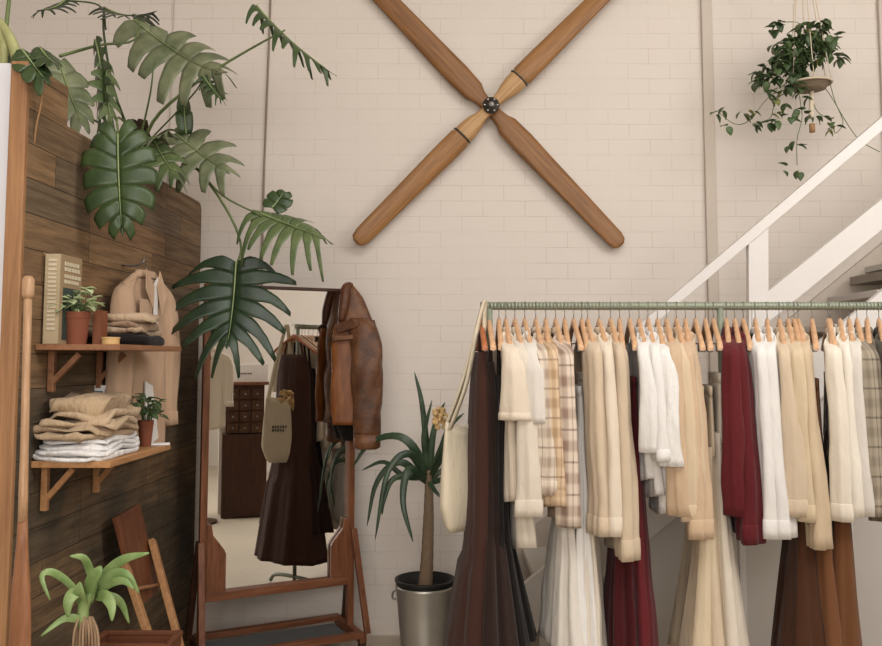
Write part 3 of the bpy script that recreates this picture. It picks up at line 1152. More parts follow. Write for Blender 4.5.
S(780, 'sand-coloured shirt, leftmost of the sand shirts', F_['beige'], 497, slv=.66)
S(789, 'pale sand shirt, middle of the sand shirts', fabric('#c6b396'), 505, slv=.68)
S(799, 'sand linen shirt hanging long, rightmost of the sand shirts', fabric('#c3ae92'), 525, slv=.78, r0=.055, r1=.055, d=.023)
T(795, 'dark brown flared trousers, leftmost of the rust trousers', F_['rustdk'], 385, 665, dfl=.085)
T(813, 'rust brown flared trousers in the middle of the brown group', F_['rust'], 378, 668, dfl=.085)
T(829, 'chestnut brown trousers, rightmost of the rust trousers', fabric('#6a452c'), 372, 672, dfl=.08)
S(831, 'cream white shirt, left one beside the grey plaid shirts', fabric('#d9cfbf'), 500, slv=.68, d=.02)
S(841, 'cream white shirt touching the grey plaid shirts', fabric('#ddd4c6'), 505, slv=.66, d=.02)
S(850, 'off-white soft shirt behind the grey plaid shirts', F_['offwhite'], 512, slv=.66)
S(858, 'grey and beige plaid shirt with dark lines', PL4, 512, slv=.66, d=.02)
S(868, 'darker grey plaid shirt at the right edge', PL5, 515, slv=.68, d=.02)
S(880, 'charcoal shirt beyond the plaid shirts', fabric('#4a443c'), 505, slv=.66)

# --- tote bag with dried flowers on the rail's end
def tote():
    bx = at(461, 470, RY - .02)
    zt, zb = at(455, 425, RY).z, at(455, 529, RY).z
    x = bx.x
    root = empty('tote_bag', (x, RY - .03, zb), R_(-40), 'natural canvas tote bag hanging from the left end of the clothes rail', 'bag')
    Hh = zt - zb
    rr = []
    for i in range(16):
        t = i / 15
        w_ = interp([(0, .075), (.06, .095), (.25, .125), (.6, .115), (.85, .105), (1, .095)], t)[1]
        d_ = interp([(0, .02), (.1, .035), (.4, .038), (1, .016)], t)[1]
        z = Hh * t
        ring = ring_uv(w_, d_, z, 36, fold=.005, k=4, ph=t * 2, p=.85)
        if t > .8:
            for p in ring: p.z += (t - .8) * .25 * (abs(p.y) / .1) ** 1.5 - (t - .8) * .12
        rr.append(ring)
    MB().rings(rr).build('bag_body', M['canvas'], root, smooth=True)
    tx = hx(486, 306) - x
    for s in (-1, 1):
        sp = curve_pts([V((s * .012, -.085, Hh - .01)), V((tx * .62 + s * .01, -.055, Hh + .18)), V((tx * .9, 0, BARZ - zb - .06)), V((tx + .005, .02, BARZ - zb + .016)), V((tx * .9, .035, BARZ - zb - .05)), V((tx * .62 + s * .01, .065, Hh + .18)), V((s * .012, .085, Hh - .01))], 30)
        rr = []
        for i, p in enumerate(sp):
            rr.append([p + V((-.002, -.012, 0)), p + V((.002, -.012, 0)), p + V((.002, .012, 0)), p + V((-.002, .012, 0))])
        MB().rings(rr).build('strap', M['canvas'], root, smooth=True)
    pr = MB()
    for ln, (z, n) in enumerate(((.235, 6), (.212, 5))):
        for i in range(n):
            y = -.045 + i * .017
            pr.box((-.0395, y, z), (.002, .010, .010 if (i % 2) else .012))
            pr.box((-.0395, y + .002, z + .008), (.002, .012, .003))
    pr.build('printed_lettering', M['print_'], root)
    # dried flowers
    fr = empty('dried_flowers', (x - .03, RY + .12, zt - .05), 0, 'bunch of pale dried flowers poking out of the canvas tote bag', 'flowers')
    r = random.Random(3)
    for i in range(16):
        tip = V((-.03 - r.uniform(0, .065), r.uniform(-.06, .05), .05 + r.uniform(-.02, .06)))
        st = MB().tube(curve_pts([V((0, 0, -.02)), tip * .5 + V((.01, 0, .012)), tip], 6), .0022, 5)
        st.build('stem', M['dried'], fr, smooth=True)
        hd = MB()
        for j in range(4):
            q = tip + V((r.uniform(-1, 1), r.uniform(-1, 1), r.uniform(-1, 1))) * .008
            hd.lathe([(.001, -.010), (.007, -.006), (.009, 0), (.006, .007), (.001, .010)], q, 8)
        hd.build('flower_head', M['dried'], fr, smooth=True)


tote()


# ------------------------------------------------------------------ brown leather jacket on the mirror post
def jacket():
    Yj = 4.56
    s = Yj / 860
    base = at(356, 440, Yj)
    root = empty('leather_jacket', base, 0, 'worn brown leather jacket hung over the right post of the mirror', 'jacket')

    def lo(rows, p=.85, fold=0, seed=0, n=28, yc=0.0):
        rr = []
        for (cx, cy, hwpx, dep, dy) in rows:
            c = at(cx, cy, Yj + dy)
            ring = []
            for k in range(n):
                a = 2 * PI * k / n
                cu, sv = se(a, p)
                q = 1 + fold * math.sin(4 * a + cy * .13 + seed)
                ring.append(c + V((cu * hwpx * s * q, sv * dep * q, 0)))
            rr.append(ring)
        return MB().rings(rr)
    # smooth rows by interpolation

    def dense(keys, n=26):
        out = []
        for i in range(n):
            y = keys[0][1] + (keys[-1][1] - keys[0][1]) * i / (n - 1)
            for j in range(len(keys) - 1):
                if keys[j][1] <= y <= keys[j + 1][1] + 1e-6:
                    f = (y - keys[j][1]) / (keys[j + 1][1] - keys[j][1])
                    out.append(tuple(a + (b - a) * f for a, b in zip(keys[j], keys[j + 1])))
                    break
        return out
    L = M['leather']
    body = dense([(350, 286, 4, .02, .0), (353, 296, 9, .035, 0), (354, 310, 14, .05, 0), (356, 326, 20, .065, .01), (357, 345, 23, .075, .01), (357, 380, 23.5, .08, .01), (357, 410, 24, .08, .01), (356, 424, 23, .08, .01)])
    lo(body, fold=.05).build('body', L, root, smooth=True, world=True)
    lo(dense([(351, 416, 19, .05, .04), (350, 440, 8, .04, .04)], 8)).build('dark_lining', fabric('#1a1512'), root, smooth=True, world=True)
    front = dense([(343, 327, 9, .012, -.06), (343, 345, 11, .014, -.075), (343, 400, 12, .014, -.085), (344, 425, 12, .014, -.085)])
    lo(front, fold=.05).build('front_panel', wood('leather_front', '#5b3016', '#86501f', (18, 18, 4), rough=.45), root, smooth=True, world=True)
    slv = dense([(358, 318, 8, .03, -.07), (363, 327, 13, .045, -.08), (366, 345, 15, .052, -.09), (367, 370, 15, .055, -.10), (367, 395, 14.5, .05, -.10), (367, 420, 13, .048, -.10), (367, 436, 12.5, .045, -.10)])
    so = lo(slv, fold=.07, seed=2).build('sleeve', L, root, smooth=True, world=True)
    lo([(367, 434, 13.5, .05, -.10), (367, 447, 13.0, .05, -.10), (367, 449, 10, .04, -.10)]).build('cuff', L, root, smooth=True, world=True)
    s2 = dense([(368, 320, 7, .03, .04), (374, 345, 8, .04, .05), (376, 380, 7, .04, .05), (376, 405, 6, .04, .05), (375, 408, 3, .02, .05)])
    lo(s2, fold=.06).build('sleeve', L, root, smooth=True, world=True)
    # collar stand and pocket flaps
    MB().tube(curve_pts([at(341, 322, Yj - .07), at(344, 303, Yj - .06), at(346, 288, Yj - .03), at(352, 285, Yj)], 14), [.016, .02, .024, .026, .026, .026, .026, .026, .026, .024, .022, .02, .018, .012], 10).build('collar', wood('leather_collar', '#3a2010', '#63381c', (20, 20, 20), rough=.5), root, smooth=True, world=True)
    MB().slab([at(334, 325, Yj - .095), at(352, 318, Yj - .13), at(360, 321, Yj - .135), at(357, 327, Yj - .13), at(338, 333, Yj - .10)], (0, .012, 0)).build('yoke_flap', L, root, bevel=.003, world=True)
    MB().slab([at(332, 335, Yj - .105), at(344, 334, Yj - .115), at(355, 335, Yj - .115), at(355, 339, Yj - .115), at(344, 340, Yj - .115), at(332, 341, Yj - .105)], (0, .012, 0)).build('chest_pocket_flap', L, root, bevel=.003, world=True)


jacket()


# ------------------------------------------------------------------ shelves on the partition
def shelf(zt, y0, y1, depth, label, braces, mat, th=.02, vdrop=.14, py=None):
    root = empty('wall_shelf', (facex((y0 + y1) / 2), (y0 + y1) / 2, zt - th), 0, label, 'shelf', 'plank shelves on the boarded partition')
    MB().slab([(facex(y0) + .002, y0, zt - th), (facex(y0) + depth, y0, zt - th), (facex(y1) + depth, y1, zt - th), (facex(y1) + .002, y1, zt - th)], (0, 0, th)).build('shelf_board', mat, root, bevel=.002, world=True)
    for y in braces:
        x = facex(y)
        o = MB().bar((x + .014, y, zt - th - vdrop), (x + .014, y, zt - th - .001), .024, .022, (1, 0, 0)).build('bracket', mat, root, bevel=.002, world=True)
        MB().bar((x + .02, y, zt - th - vdrop * .75), (x + .11, y, zt - th - .012), .018, .018).build('bracket_strut', mat, o, world=True)
    return root


z1 = on_face(36, 346).z + .006
z2 = on_face(32, 461).z
SD = .268
shelf(z1, 2.93, 3.56, .29, 'upper plank shelf on the boarded partition holding books and a potted plant', (3.03, 3.42), M['shelfdark'], .02, .145)
shelf(z2, 2.93, 3.52, SD, 'lower plank shelf on the boarded partition holding folded shirts', (3.01, 3.42), M['shelfwood'], .022, .155)


def puffy(m, c, sx, sy, sz, seed, amp=.006, n=28, k=14, p=.5, rz=0):
    """soft folded pad"""
    c = V(c)
    off = V((seed * 3.1, seed * 1.7, seed))
    rr = []
    for i in range(1, k):
        ph = -PI / 2 + PI * i / k
        cz, sz_ = se(ph, p)
        ring = []
        for j in range(n):
            a = 2 * PI * j / n
            cu, sv = se(a, .35)
            q = V((cu * sx / 2 * abs(cz) ** .6, sv * sy / 2 * abs(cz) ** .6, sz_ * sz / 2))
            q += noise.noise_vector((q + off) * 14) * amp * 1.6 + noise.noise_vector((q + off) * 34) * amp * .6
            q.rotate(Matrix.Rotation(rz, 3, 'Z'))
            ring.append(c + q)
        rr.append(ring)
    m.rings(rr)
    return m


def folded(name, c, sx, sy, sz, seed, mat, label, cat, group, layers=2, rz=0, amp=.006):
    m = MB()
    h = sz / layers
    r = random.Random(seed)
    for i in range(layers):
        puffy(m, V(c) + V((r.uniform(-.006, .006), r.uniform(-.006, .006), h * (i + .5))), sx * r.uniform(.94, 1.02), sy * r.uniform(.94, 1.02), h * 1.25, seed + i, amp, rz=rz)
    return solo(m, name, mat, label, cat, group, smooth=True)


def pot_plant(c, h, r, label, leaf, nleaf, spread, hgt, seed, mat=None, lsz=.035):
    root = empty('potted_plant', c, 0, label, 'potted plant', None)
    po = MB().lathe([(.001, 0), (r * .74, 0), (r * .96, h * .80), (r * 1.0, h * .80), (r * 1.03, h), (r * .9, h), (r * .88, h * .86), (.001, h * .86)], n=28).build('pot', mat or M['terracotta'], root, smooth=False, bevel=.001)
    MB().lathe([(.001, h * .86), (r * .88, h * .86), (r * .86, h * .9), (.001, h * .9)], n=20).build('soil', M['soil'], root)
    rr = random.Random(seed)
    for i in range(nleaf):
        a = rr.uniform(0, 2 * PI)
        q = rr.uniform(.2, 1) * spread
        tip = V((math.cos(a) * q, math.sin(a) * q, h + hgt * rr.uniform(.2, 1) * (1.1 - .5 * q / spread)))
        b = V((math.cos(a) * .01, math.sin(a) * .01, h * .88))
        mid = b.lerp(tip, .55) + V((0, 0, hgt * .25))
        MB().tube(curve_pts([b, mid, tip], 6), .0018, 5).build('stem', M['petiole'], root, smooth=True)
        for j in range(3):
            lf = MB()
            d = V((math.cos(a + rr.uniform(-1.2, 1.2)), math.sin(a + rr.uniform(-1.2, 1.2)), rr.uniform(-.5, .7))).normalized()
            simple_leaf(lf, tip + V((rr.uniform(-.01, .01), rr.uniform(-.01, .01), rr.uniform(-.01, .01))), d, lsz * rr.uniform(.7, 1.2), lsz * .42)
            lf.build('leaf', leaf, root, smooth=True, solid=.0015)
    return root


def simple_leaf(m, base, d, L, w_, curl=.2):
    d = V(d).normalized()
    up = V((0, 0, 1)) if abs(d.z) < .9 else V((0, -1, 0))
    s = d.cross(up).normalized()
    n = s.cross(d).normalized()
    K_ = 6
    b = len(m.v)
    for i in range(K_ + 1):
        t = i / K_
        hw = w_ * math.sin(PI * min(1, .12 + t * .88)) ** .8 * (1 - t * .2)
        if i == K_: hw = .0005
        c = base + d * (L * t) - n * (curl * L * t * t)
        m.v += [tuple(c - s * hw + n * hw * .3), tuple(c), tuple(c + s * hw + n * hw * .3)]
    for i in range(K_):
        q = b + i * 3
        m.f += [(q, q + 1, q + 4, q + 3), (q + 1, q + 2, q + 5, q + 4)]


# upper shelf contents
def shelf_pt(px, y): return facex(y) + px


def book():
    y0 = 3.0
    zt = on_face(45, 251).z
    Hb = zt - z1 - .012
    x0 = facex(3.0) + .03
    # book stands with its spine toward the viewer, slightly turned
    p0 = V((x0 + .006, 2.97, z1 + .001))
    root = empty('book', p0, R_(-1), 'tall cream and tan book standing with a dark photo cover beside the potted succulent', 'book')
    W, Tk = .155, .056
    MB().box((0.0, W / 2 + .004, Hb / 2), (Tk - .008, W, Hb - .012)).build('page_block', M['pages'], root)
    MB().box((-Tk / 2 + .002, W / 2, Hb / 2), (.004, W + .01, Hb)).build('back_cover', M['bookcream'], root)
    MB().box((0, -.002, Hb / 2), (Tk, .006, Hb)).build('spine', M['bookcream'], root, bevel=.002)
    cv = MB().box((Tk / 2 - .002, W / 2, Hb / 2), (.004, W + .01, Hb)).build('front_cover', M['booktan'], root)
    MB().box((Tk / 2 + .0012, W * .52, Hb * .34), (.0015, W * .86, Hb * .58)).build('cover_photo', M['photo'], cv)
    t = MB()
    r = random.Random(4)
    for row, z in enumerate((.90, .84, .76, .70)):
        y = .02
        while y < W * .88:
            ww = r.uniform(.012, .024)
            t.box((Tk / 2 + .0012, y + ww / 2, Hb * z), (.0015, ww, Hb * (.045 if row < 2 else .04)))
            y += ww + .005
    t.build('cover_lettering', M['pages'], cv)
    s = MB()
    z = Hb * .93
    while z > Hb * .12:
        hh = r.uniform(.009, .014)
        s.box((-.002, -.006, z), (Tk * .5, .002, hh * .65))
        z -= hh + .003
    s.build('spine_lettering', M['pages'], root)


book()
pc = at(78.5, 343, 3.06)
pot_plant((pc.x - .004, 3.05, z1 + .001), .115, .045, 'terracotta pot of pale green succulent beside the tall book', M['succ'], 22, .062, .085, 5, lsz=.04)
bb = at(97, 343, 3.10)
rb = empty('book', (bb.x - .002, 3.13, z1 + .001), 0, 'small brown book standing right of the potted succulent', 'book')
MB().box((0, 0, .062), (.024, .05, .118)).build('page_block', M['pages'], rb)
MB().box((.0135, 0, .062), (.003, .056, .124)).build('front_cover', M['bookbrown'], rb)
MB().box((-.0135, 0, .062), (.003, .056, .124)).build('back_cover', M['bookbrown'], rb)
MB().box((0, -.028, .062), (.030, .003, .124)).build('spine', M['bookbrown'], rb)
bx = at(134, 340, 3.38).x - .035
folded('folded_clothing', (bx + .05, 3.33, z1 + .001), .19, .28, .035, 11, F_['black'], 'black folded garment at the bottom of the pile on the upper shelf', 'folded clothing', 'folded clothes on the upper shelf', 1)
for i, (hx_, lb) in enumerate((('#a8927a', 'tan folded shirt just above the black one on the upper shelf'), ('#957c66', 'brown folded shirt in the middle of the upper shelf pile'), ('#b49c82', 'light tan folded shirt topmost on the upper shelf pile'))):
    folded('folded_clothing', (bx - .004 + .012 * i, 3.33 + .01 * i, z1 + .037 + .026 * i), .235, .29, .028, 20 + i, fabric(hx_, .15, .8, 24), lb, 'folded clothing', 'folded clothes on the upper shelf', 1, rz=.12 * i, amp=.013)
tx = at(110, 341, 3.12)
solo(MB().lathe([(.001, 0), (.03, 0), (.031, .004), (.031, .020), (.033, .021), (.033, .027), (.001, .028)], (tx.x + .01, 3.10, z1 + .001), 24), 'tin', M['tin'], 'small flat yellow tin in front of the folded clothes', 'tin')

# lower shelf contents
sx0 = facex(3.2) + SD / 2 - .012
for i, (w_, h_, lb) in enumerate(((.25, .035, 'white folded shirt at the very bottom of the lower shelf pile'), (.24, .033, 'white folded shirt second from the bottom of the lower shelf pile'))):
    folded('folded_clothing', (sx0 - .005, 3.12 + .01 * i, z2 + .001 + .034 * i), w_ + .02, .40 - .03 * i, h_, 31 + i, fabric('#dcd9d7', .06, .8, 26), lb, 'folded clothing', 'folded shirts on the lower shelf', 2, amp=.009)
for i, (hx_, w_, h_, lb) in enumerate((('#ae967a', .245, .045, 'khaki folded trousers lying directly on the white shirts'), ('#b8a083', .25, .045, 'tan folded garment in the middle of the khaki pile'), ('#b1997b', .22, .050, 'crumpled khaki garment on top of the lower shelf pile'))):
    folded('folded_clothing', (sx0 - .006 + .01 * (i % 2), 3.11, z2 + .069 + .042 * i), w_, .36 - .03 * i, h_, 41 + i, fabric(hx_, .15, .9, 20), lb, 'folded clothing', 'khaki clothes on the lower shelf', 2 if i < 2 else 1, rz=.1 * (i - 1), amp=.017)
cp = at(101, 408, 3.43)
cd = empty('postcard', (cp.x, 3.42, z2 + .165), 0, 'pale card with a small blue picture behind the khaki clothes', 'card')
MB().box((0, 0, .03), (.125, .006, .09), Matrix.Rotation(.2, 3, 'X')).build('card', M['paper'], cd)
MB().box((-.005, -.006, .035), (.035, .003, .035), Matrix.Rotation(.2, 3, 'X')).build('blue_motif', plain('blue_ink', '#5a6b7c', .7, var=.5, nscale=60), cd)
pp = at(143.5, 441, 3.36)
pot_plant((min(pp.x, facex(3.43) + .235) - .02, 3.44, z2 + .001), .10, .030, 'terracotta pot with a dark leafy plant at the far end of the lower shelf', M['succdk'], 18, .07, .11, 9, lsz=.034)
q = at(150, 453, 3.49)
solo(MB().box((facex(3.49) + .235, 3.48, z2 + .004), (.08, .06, .005), Matrix.Rotation(.25, 3, 'Z')), 'paper_tag', M['paper'], 'folded white paper lying at the end of the lower shelf', 'paper')

# linen shirt on a hook
hk = at(147, 262, 3.72)
hk.x = facex(3.72) + .10
hkz = at_x(146, 263, hk.x)
Yh = hkz.y
place_h = copy_tree(HP['plain'])
place_h.location = (hkz.x, Yh, hkz.z)
place_h.rotation_euler = (0, 0, R_(-10))
place_h.scale = (.8, .8, .8)
tag(place_h, 'wooden hanger carrying the linen overshirt on the boarded partition', 'hanger')
if 'group' in place_h: del place_h['group']
hko = MB().tube(curve_pts([V((facex(Yh) + .001, Yh, hkz.z - .01)), V((facex(Yh) + .05, Yh, hkz.z - .012)), V((facex(Yh) + .09, Yh, hkz.z + .002)), V((facex(Yh) + .092, Yh, hkz.z + .02))], 10), .004, 8)
solo(hko, 'wall_hook', M['wire'], 'small steel hook on the partition above the linen overshirt', 'hook', smooth=True)
ls = make_shirt('linen_overshirt', 'tan linen overshirt hanging open from a hook on the partition', 'shirt', hkz.x, R_(-10), hkz.z - .80, F_['linen'], slv=.60, lean=.0, hw=.165, d=.028, hem=.035, seed=3, top=-.045, y=Yh, z=hkz.z, group=None, out=.02, curved=.02)
MB().slab([(.034, -.005, -.10), (.034, .035, -.06), (.042, .03, -.36), (.042, .012, -.37)], (.004, 0, 0)).build('white_inner_shirt', F_['white'], ls)
MB().slab([(.036, -.05, -.50), (.036, .01, -.52), (.046, .05, -.74), (.046, -.06, -.78)], (.005, 0, 0)).build('white_inner_shirt', F_['white'], ls)
MB().slab([(.032, -.06, -.03), (.05, -.09, -.12), (.052, -.03, -.20), (.04, -.005, -.10)], (.006, 0, 0)).build('lapel', F_['linen'], ls, bevel=.002)
MB().slab([(.032, .055, -.03), (.05, .09, -.13), (.052, .045, -.22), (.04, .02, -.10)], (.006, 0, 0)).build('lapel', F_['linen'], ls, bevel=.002)
MB().slab([(.042, -.12, -.16), (.042, -.045, -.16), (.044, -.045, -.25), (.044, -.085, -.27), (.044, -.12, -.25)], (.004, 0, 0)).build('chest_pocket', F_['linen'], ls, bevel=.002)


# ------------------------------------------------------------------ oar
def oar():
    top = at(28.5, 277, 2.79)
    bot = at(18.5, 700, 2.70)
    d = (bot - top)
    d = d * ((top.z - 0.0) / (top.z - bot.z)) if bot.z > 0 else d
    end = top + d
    root = empty('oar', (end.x, end.y, end.z), 0, 'tall wooden oar standing upright against the near edge of the partition', 'oar')

    def ptz(py):
        z = at(24, py, 2.85).z
        t = (top.z - z) / (top.z - end.z)
        return top.lerp(end, t)
    rr = []
    for py in (296, 350, 400, 450, 490, 515):
        c = ptz(py)
        rr.append((c, .0125 + .002 * (py > 450), .0125))
    seg = MB()
    seg.tube([a for a, _, _ in rr], [b for _, b, _ in rr], 16)
    seg.build('shaft', M['oar'], root, smooth=True, world=True)
    m = MB()
    rings = []
    keys = [(512, .015, .013), (535, .018, .013), (555, .023, .013), (575, .029, .012), (600, .033, .011), (640, .035, .010), (700, .036, .009), (760, .036, .008)]
    for py, hw, th in keys:
        c = ptz(py)
        rings.append([c + V((math.cos(a) * hw, math.sin(a) * th, 0)) for a in [2 * PI * k / 18 for k in range(18)]])
    rings.append([end + V((math.cos(a) * .034, math.sin(a) * .007, 0.002)) for a in [2 * PI * k / 18 for k in range(18)]])
    m.rings(rings)
    m.build('blade', M['oardark'], root, smooth=True, world=True)
    c0, c1 = ptz(278), ptz(300)
    MB().tube([c0, c0.lerp(c1, .15), c0.lerp(c1, .8), c1], [.012, .019, .019, .014], 14).build('grip', M['oar'], root, smooth=True, world=True)
    return root


oar()


# ------------------------------------------------------------------ leaves
def split_leaf(m, rib, base, tip, W, n_hint=(0, -1, 0), lobes=7, t0=.35, gap=.45, sag=.15, bend=.12, a0=-55, a1=62, wprof=None, seed=0, fold=.15, tip_taper=.6):
    r = random.Random(seed)
    base, tip = V(base), V(tip)
    sp = tip - base
    L = sp.length
    s = sp.normalized()
    n = V(n_hint).normalized()
    side = s.cross(n).normalized()
    n = side.cross(s).normalized()
    wprof = wprof or (lambda q: (math.sin(PI * (q * .80 + .17)) ** .7) * (1 - .15 * q))

    def spine(q):
        return base + s * (L * q) - n * (bend * L * (4 * (q - .5) ** 2 - 1) * -.25 * 4 * .5) + V((0, 0, -sag * L * q * q * .3))

    ribp = []
    for sd in (-1, 1):
        for i in range(lobes):
            Lf = r.uniform(.76, 1.14)
            jit = r.uniform(-7, 7)
            sj = r.uniform(.4, 1.7)
            c = (i + .5) / lobes
            A, K_ = 4, 8
            grid = []
            for ti in range(K_ + 1):
                t = ti / K_
                row = []
                for ai in range(A + 1):
                    a = ai / A
                    q = c + (a - .5) / lobes
                    ang = math.radians(a0 + (a1 - a0) * q)
                    dirv = side * (sd * math.cos(ang)) + s * math.sin(ang)
                    if t <= t0:
                        p = spine(q) + dirv * (W * wprof(q) * t)
                    else:
                        p0 = spine(q) + dirv * (W * wprof(q) * t0)
                        angc = math.radians(a0 + (a1 - a0) * c + jit)
                        dc = side * (sd * math.cos(angc)) + s * math.sin(angc)
                        pc = spine(c) + dc * (W * wprof(c) * t0)
                        u = (t - t0) / (1 - t0)
                        nf = 1 - gap * min(1, u * 3.0)
                        nf *= (1 - (max(0, u - .5) / .5) ** 1.5 * tip_taper)
                        p = pc + (p0 - pc) * nf + dc * (W * wprof(c) * (t - t0) * Lf)
                        p += s * (W * .10 * u * u)
                    p += n * (fold * W * t - fold * 1.4 * W * t * t)
                    p += V((0, 0, -1)) * (sag * W * t * t * (1 + (sj - 1) * t))
                    row.append(p)
                grid.append(row)
            b = len(m.v)
            for row in grid: m.v += [tuple(p) for p in row]
            for ti in range(K_):
                for ai in range(A):
                    q0 = b + ti * (A + 1) + ai
                    m.f.append((q0, q0 + 1, q0 + A + 2, q0 + A + 1))
    # pointed terminal lobe
    b = len(m.v)
    for j in range(5):
        t = j / 4
        q = .93 + .17 * t
        hw = W * .10 * (1 - t)
        c = spine(q)
        m.v += [tuple(c - side * hw), tuple(c + n * .001), tuple(c + side * hw)]
    for j in range(4):
        q = b + j * 3
        m.f += [(q, q + 1, q + 4, q + 3), (q + 1, q + 2, q + 5, q + 4)]
    pts = [spine(q) + n * .003 for q in np.linspace(0, .97, 10)]
    rib.tube(pts, [.0045 * (1 - .75 * i / 9) for i in range(10)], 6)


def add_leaf(root, base, tip, Wm, mat, ribmat=None, **k):
    m, rb = MB(), MB()
    split_leaf(m, rb, base, tip, Wm, **k)
    lf = m.build('leaf', mat, root, smooth=True, solid=.0016, world=True)
    rb.build('midrib', ribmat or M['midrib'], lf, smooth=True)
    return lf


def petiole(root, pts, r0=.007, r1=.0045, mat=None):
    P_ = curve_pts([at(*p) for p in pts], 16)
    MB().tube(P_, [r0 + (r1 - r0) * i / 15 for i in range(16)], 8).build('petiole', mat or M['petiole'], root, smooth=True, world=True)


def big_monstera():
    pc = V((facex(4.1) - .128, 4.1, ZLO - .024))
    root = empty('potted_monstera', pc, 0, 'large split-leaf monstera in a white pot on top of the boarded partition', 'potted plant')
    Yb = 4.05
    ph = .15
    MB().lathe([(.001, 0), (.06, 0), (.075, ph * .95), (.08, ph), (.068, ph), (.064, ph * .9), (.001, ph * .9)], n=32).build('pot', M['potwhite'], root, bevel=.001)
    MB().lathe([(.001, ph * .9), (.063, ph * .9), (.063, ph * .93), (.001, ph * .93)], n=20).build('soil', M['soil'], root)
    st = MB()
    r = random.Random(2)
    for i in range(9):
        a = r.uniform(0, 6.28)
        p = [pc + V((math.cos(a) * .045, math.sin(a) * .045, ph * .9)), pc + V((math.cos(a) * .05, math.sin(a) * .05, ph + .08)), pc + V((math.cos(a) * .02 + r.uniform(-.02, .02), math.sin(a) * .02, ph + .17))]
        st.tube(curve_pts(p, 8), [.022, .021, .02, .018, .017, .015, .013, .01], 8)
    st.build('stump', M['darkroot'], root, smooth=True, world=True)
    Y = 4.0
    # L6 big grey-green leaf arching right at the top
    add_leaf(root, at(134, 20, 3.95), at(222, 62, 3.75), .20, M['monsteragr'], lobes=7, n_hint=(-.25, -.85, .5), seed=6, sag=.26, gap=.22, a0=-60, a1=60, bend=.3, t0=.36, tip_taper=.45)
    # L8
    add_leaf(root, at(176, 134, 4.0), at(226, 166, 3.85), .20, M['monsteragr'], lobes=5, n_hint=(.1, -.85, .4), seed=8, sag=.22, gap=.30, a0=-60, a1=60, t0=.33)
    add_leaf(root, at(186, 134, 4.0), at(184, 94, 3.95), .05, M['monstera'], lobes=2, n_hint=(.6, -.8, .0), seed=18, sag=.02, gap=.05, t0=.8, a0=0, a1=50, tip_taper=.2)
    # L9 large hanging leaf
    add_leaf(root, at(118, 134, 3.22), at(122, 226, 3.18), .155, M['monstera'], lobes=7, n_hint=(.15, -1, .1), seed=9, sag=.06, gap=.07, t0=.60, tip_taper=.22, a0=-62, a1=50, fold=.25, bend=-.1)
    # L10
    add_leaf(root, at(152, 138, 3.9), at(176, 172, 3.8), .13, M['monsteralt'], lobes=5, n_hint=(.3, -.8, .5), seed=10, sag=.3, gap=.35)
    add_leaf(root, at(150, 140, 3.9), at(168, 128, 3.8), .10, M['monsteragr'], lobes=5, n_hint=(.3, -.6, .7), seed=20, sag=.3, gap=.35)
    # L7
    add_leaf(root, at(203, 76, 3.8), at(222, 98, 3.75), .07, M['monstera'], lobes=6, n_hint=(.4, -.8, .2), seed=7, gap=.6, t0=.2, a0=-20, a1=70)
    # L11 top right, seen nearly edge on
    add_leaf(root, at(256, 6, 3.78), at(328, 56, 3.70), .12, M['monstera'], lobes=9, n_hint=(.40, -.22, .88), seed=11, gap=.45, t0=.3, sag=.50, a0=-30, a1=62)
    # L12 fan with drooping fingers
    add_leaf(root, at(256, 212, 3.87), at(320, 226, 3.75), .20, M['monsteralt'], lobes=8, n_hint=(-.1, -.70, .7), seed=12, gap=.42, t0=.32, sag=.48, a0=-65, a1=50, bend=.1)
    add_leaf(root, at(272, 208, 3.87), at(284, 192, 3.9), .07, M['monstera'], lobes=3, n_hint=(.0, -.9, .4), seed=22, gap=.05, t0=.8, sag=.05, a0=-20, a1=50, tip_taper=.2)
    # L13 big dark leaf in front of the mirror
    add_leaf(root, at(236, 262, 3.85), at(228, 338, 3.72), .30, M['monsteradk'], lobes=7, n_hint=(.08, -.95, .32), seed=13, gap=.30, t0=.40, sag=.16, a0=-30, a1=58, bend=.18, fold=.2)
    # L3, L4, L5 on the left
    add_leaf(root, at(60, 62, 3.45), at(82, 118, 3.35), .11, M['monsteragr'], lobes=5, n_hint=(.5, -.7, .3), seed=3, gap=.15, t0=.7, sag=.2)
    add_leaf(root, at(96, 40, 3.6), at(98, 122, 3.5), .10, M['monstera'], lobes=7, n_hint=(-.75, -.65, .1), seed=4, gap=.45, t0=.35, sag=.3)
    add_leaf(root, at(106, 62, 3.6), at(112, 118, 3.5), .085, M['monsteralt'], lobes=6, n_hint=(.8, -.6, .1), seed=5, gap=.4, t0=.35, sag=.3)
    add_leaf(root, at(104, 8, 3.7), at(152, 8, 3.4), .12, M['monsteradk'], lobes=7, n_hint=(0, -.25, .97), seed=14, gap=.55, t0=.25, sag=.15)
    add_leaf(root, at(66, 0, 3.7), at(40, 8, 3.5), .09, M['monsteradk'], lobes=6, n_hint=(0, -.25, .97), seed=15, gap=.55, t0=.25, sag=.15)
    b = (150, 162, 4.08)
    petiole(root, [(136, 150, 4.06), (114, 90, 3.8), (104, 35, 3.75), (104, 8, 3.7)], mat=M['petioledk'])
    petiole(root, [(138, 148, 4.06), (150, 95, 3.95), (154, 60, 3.9)], .006, .003)
    petiole(root, [(140, 150, 4.06), (158, 115, 3.95), (200, 80, 3.85), (245, 52, 3.8), (285, 30, 3.73)], .009, .004)
    petiole(root, [(140, 150, 4.06), (168, 130, 4.0), (186, 138, 4.0)], .006, .004, M['petioledk'])
    petiole(root, [(140, 150, 4.06), (108, 128, 3.85), (86, 112, 3.6), (60, 62, 3.46)], .006, .004)
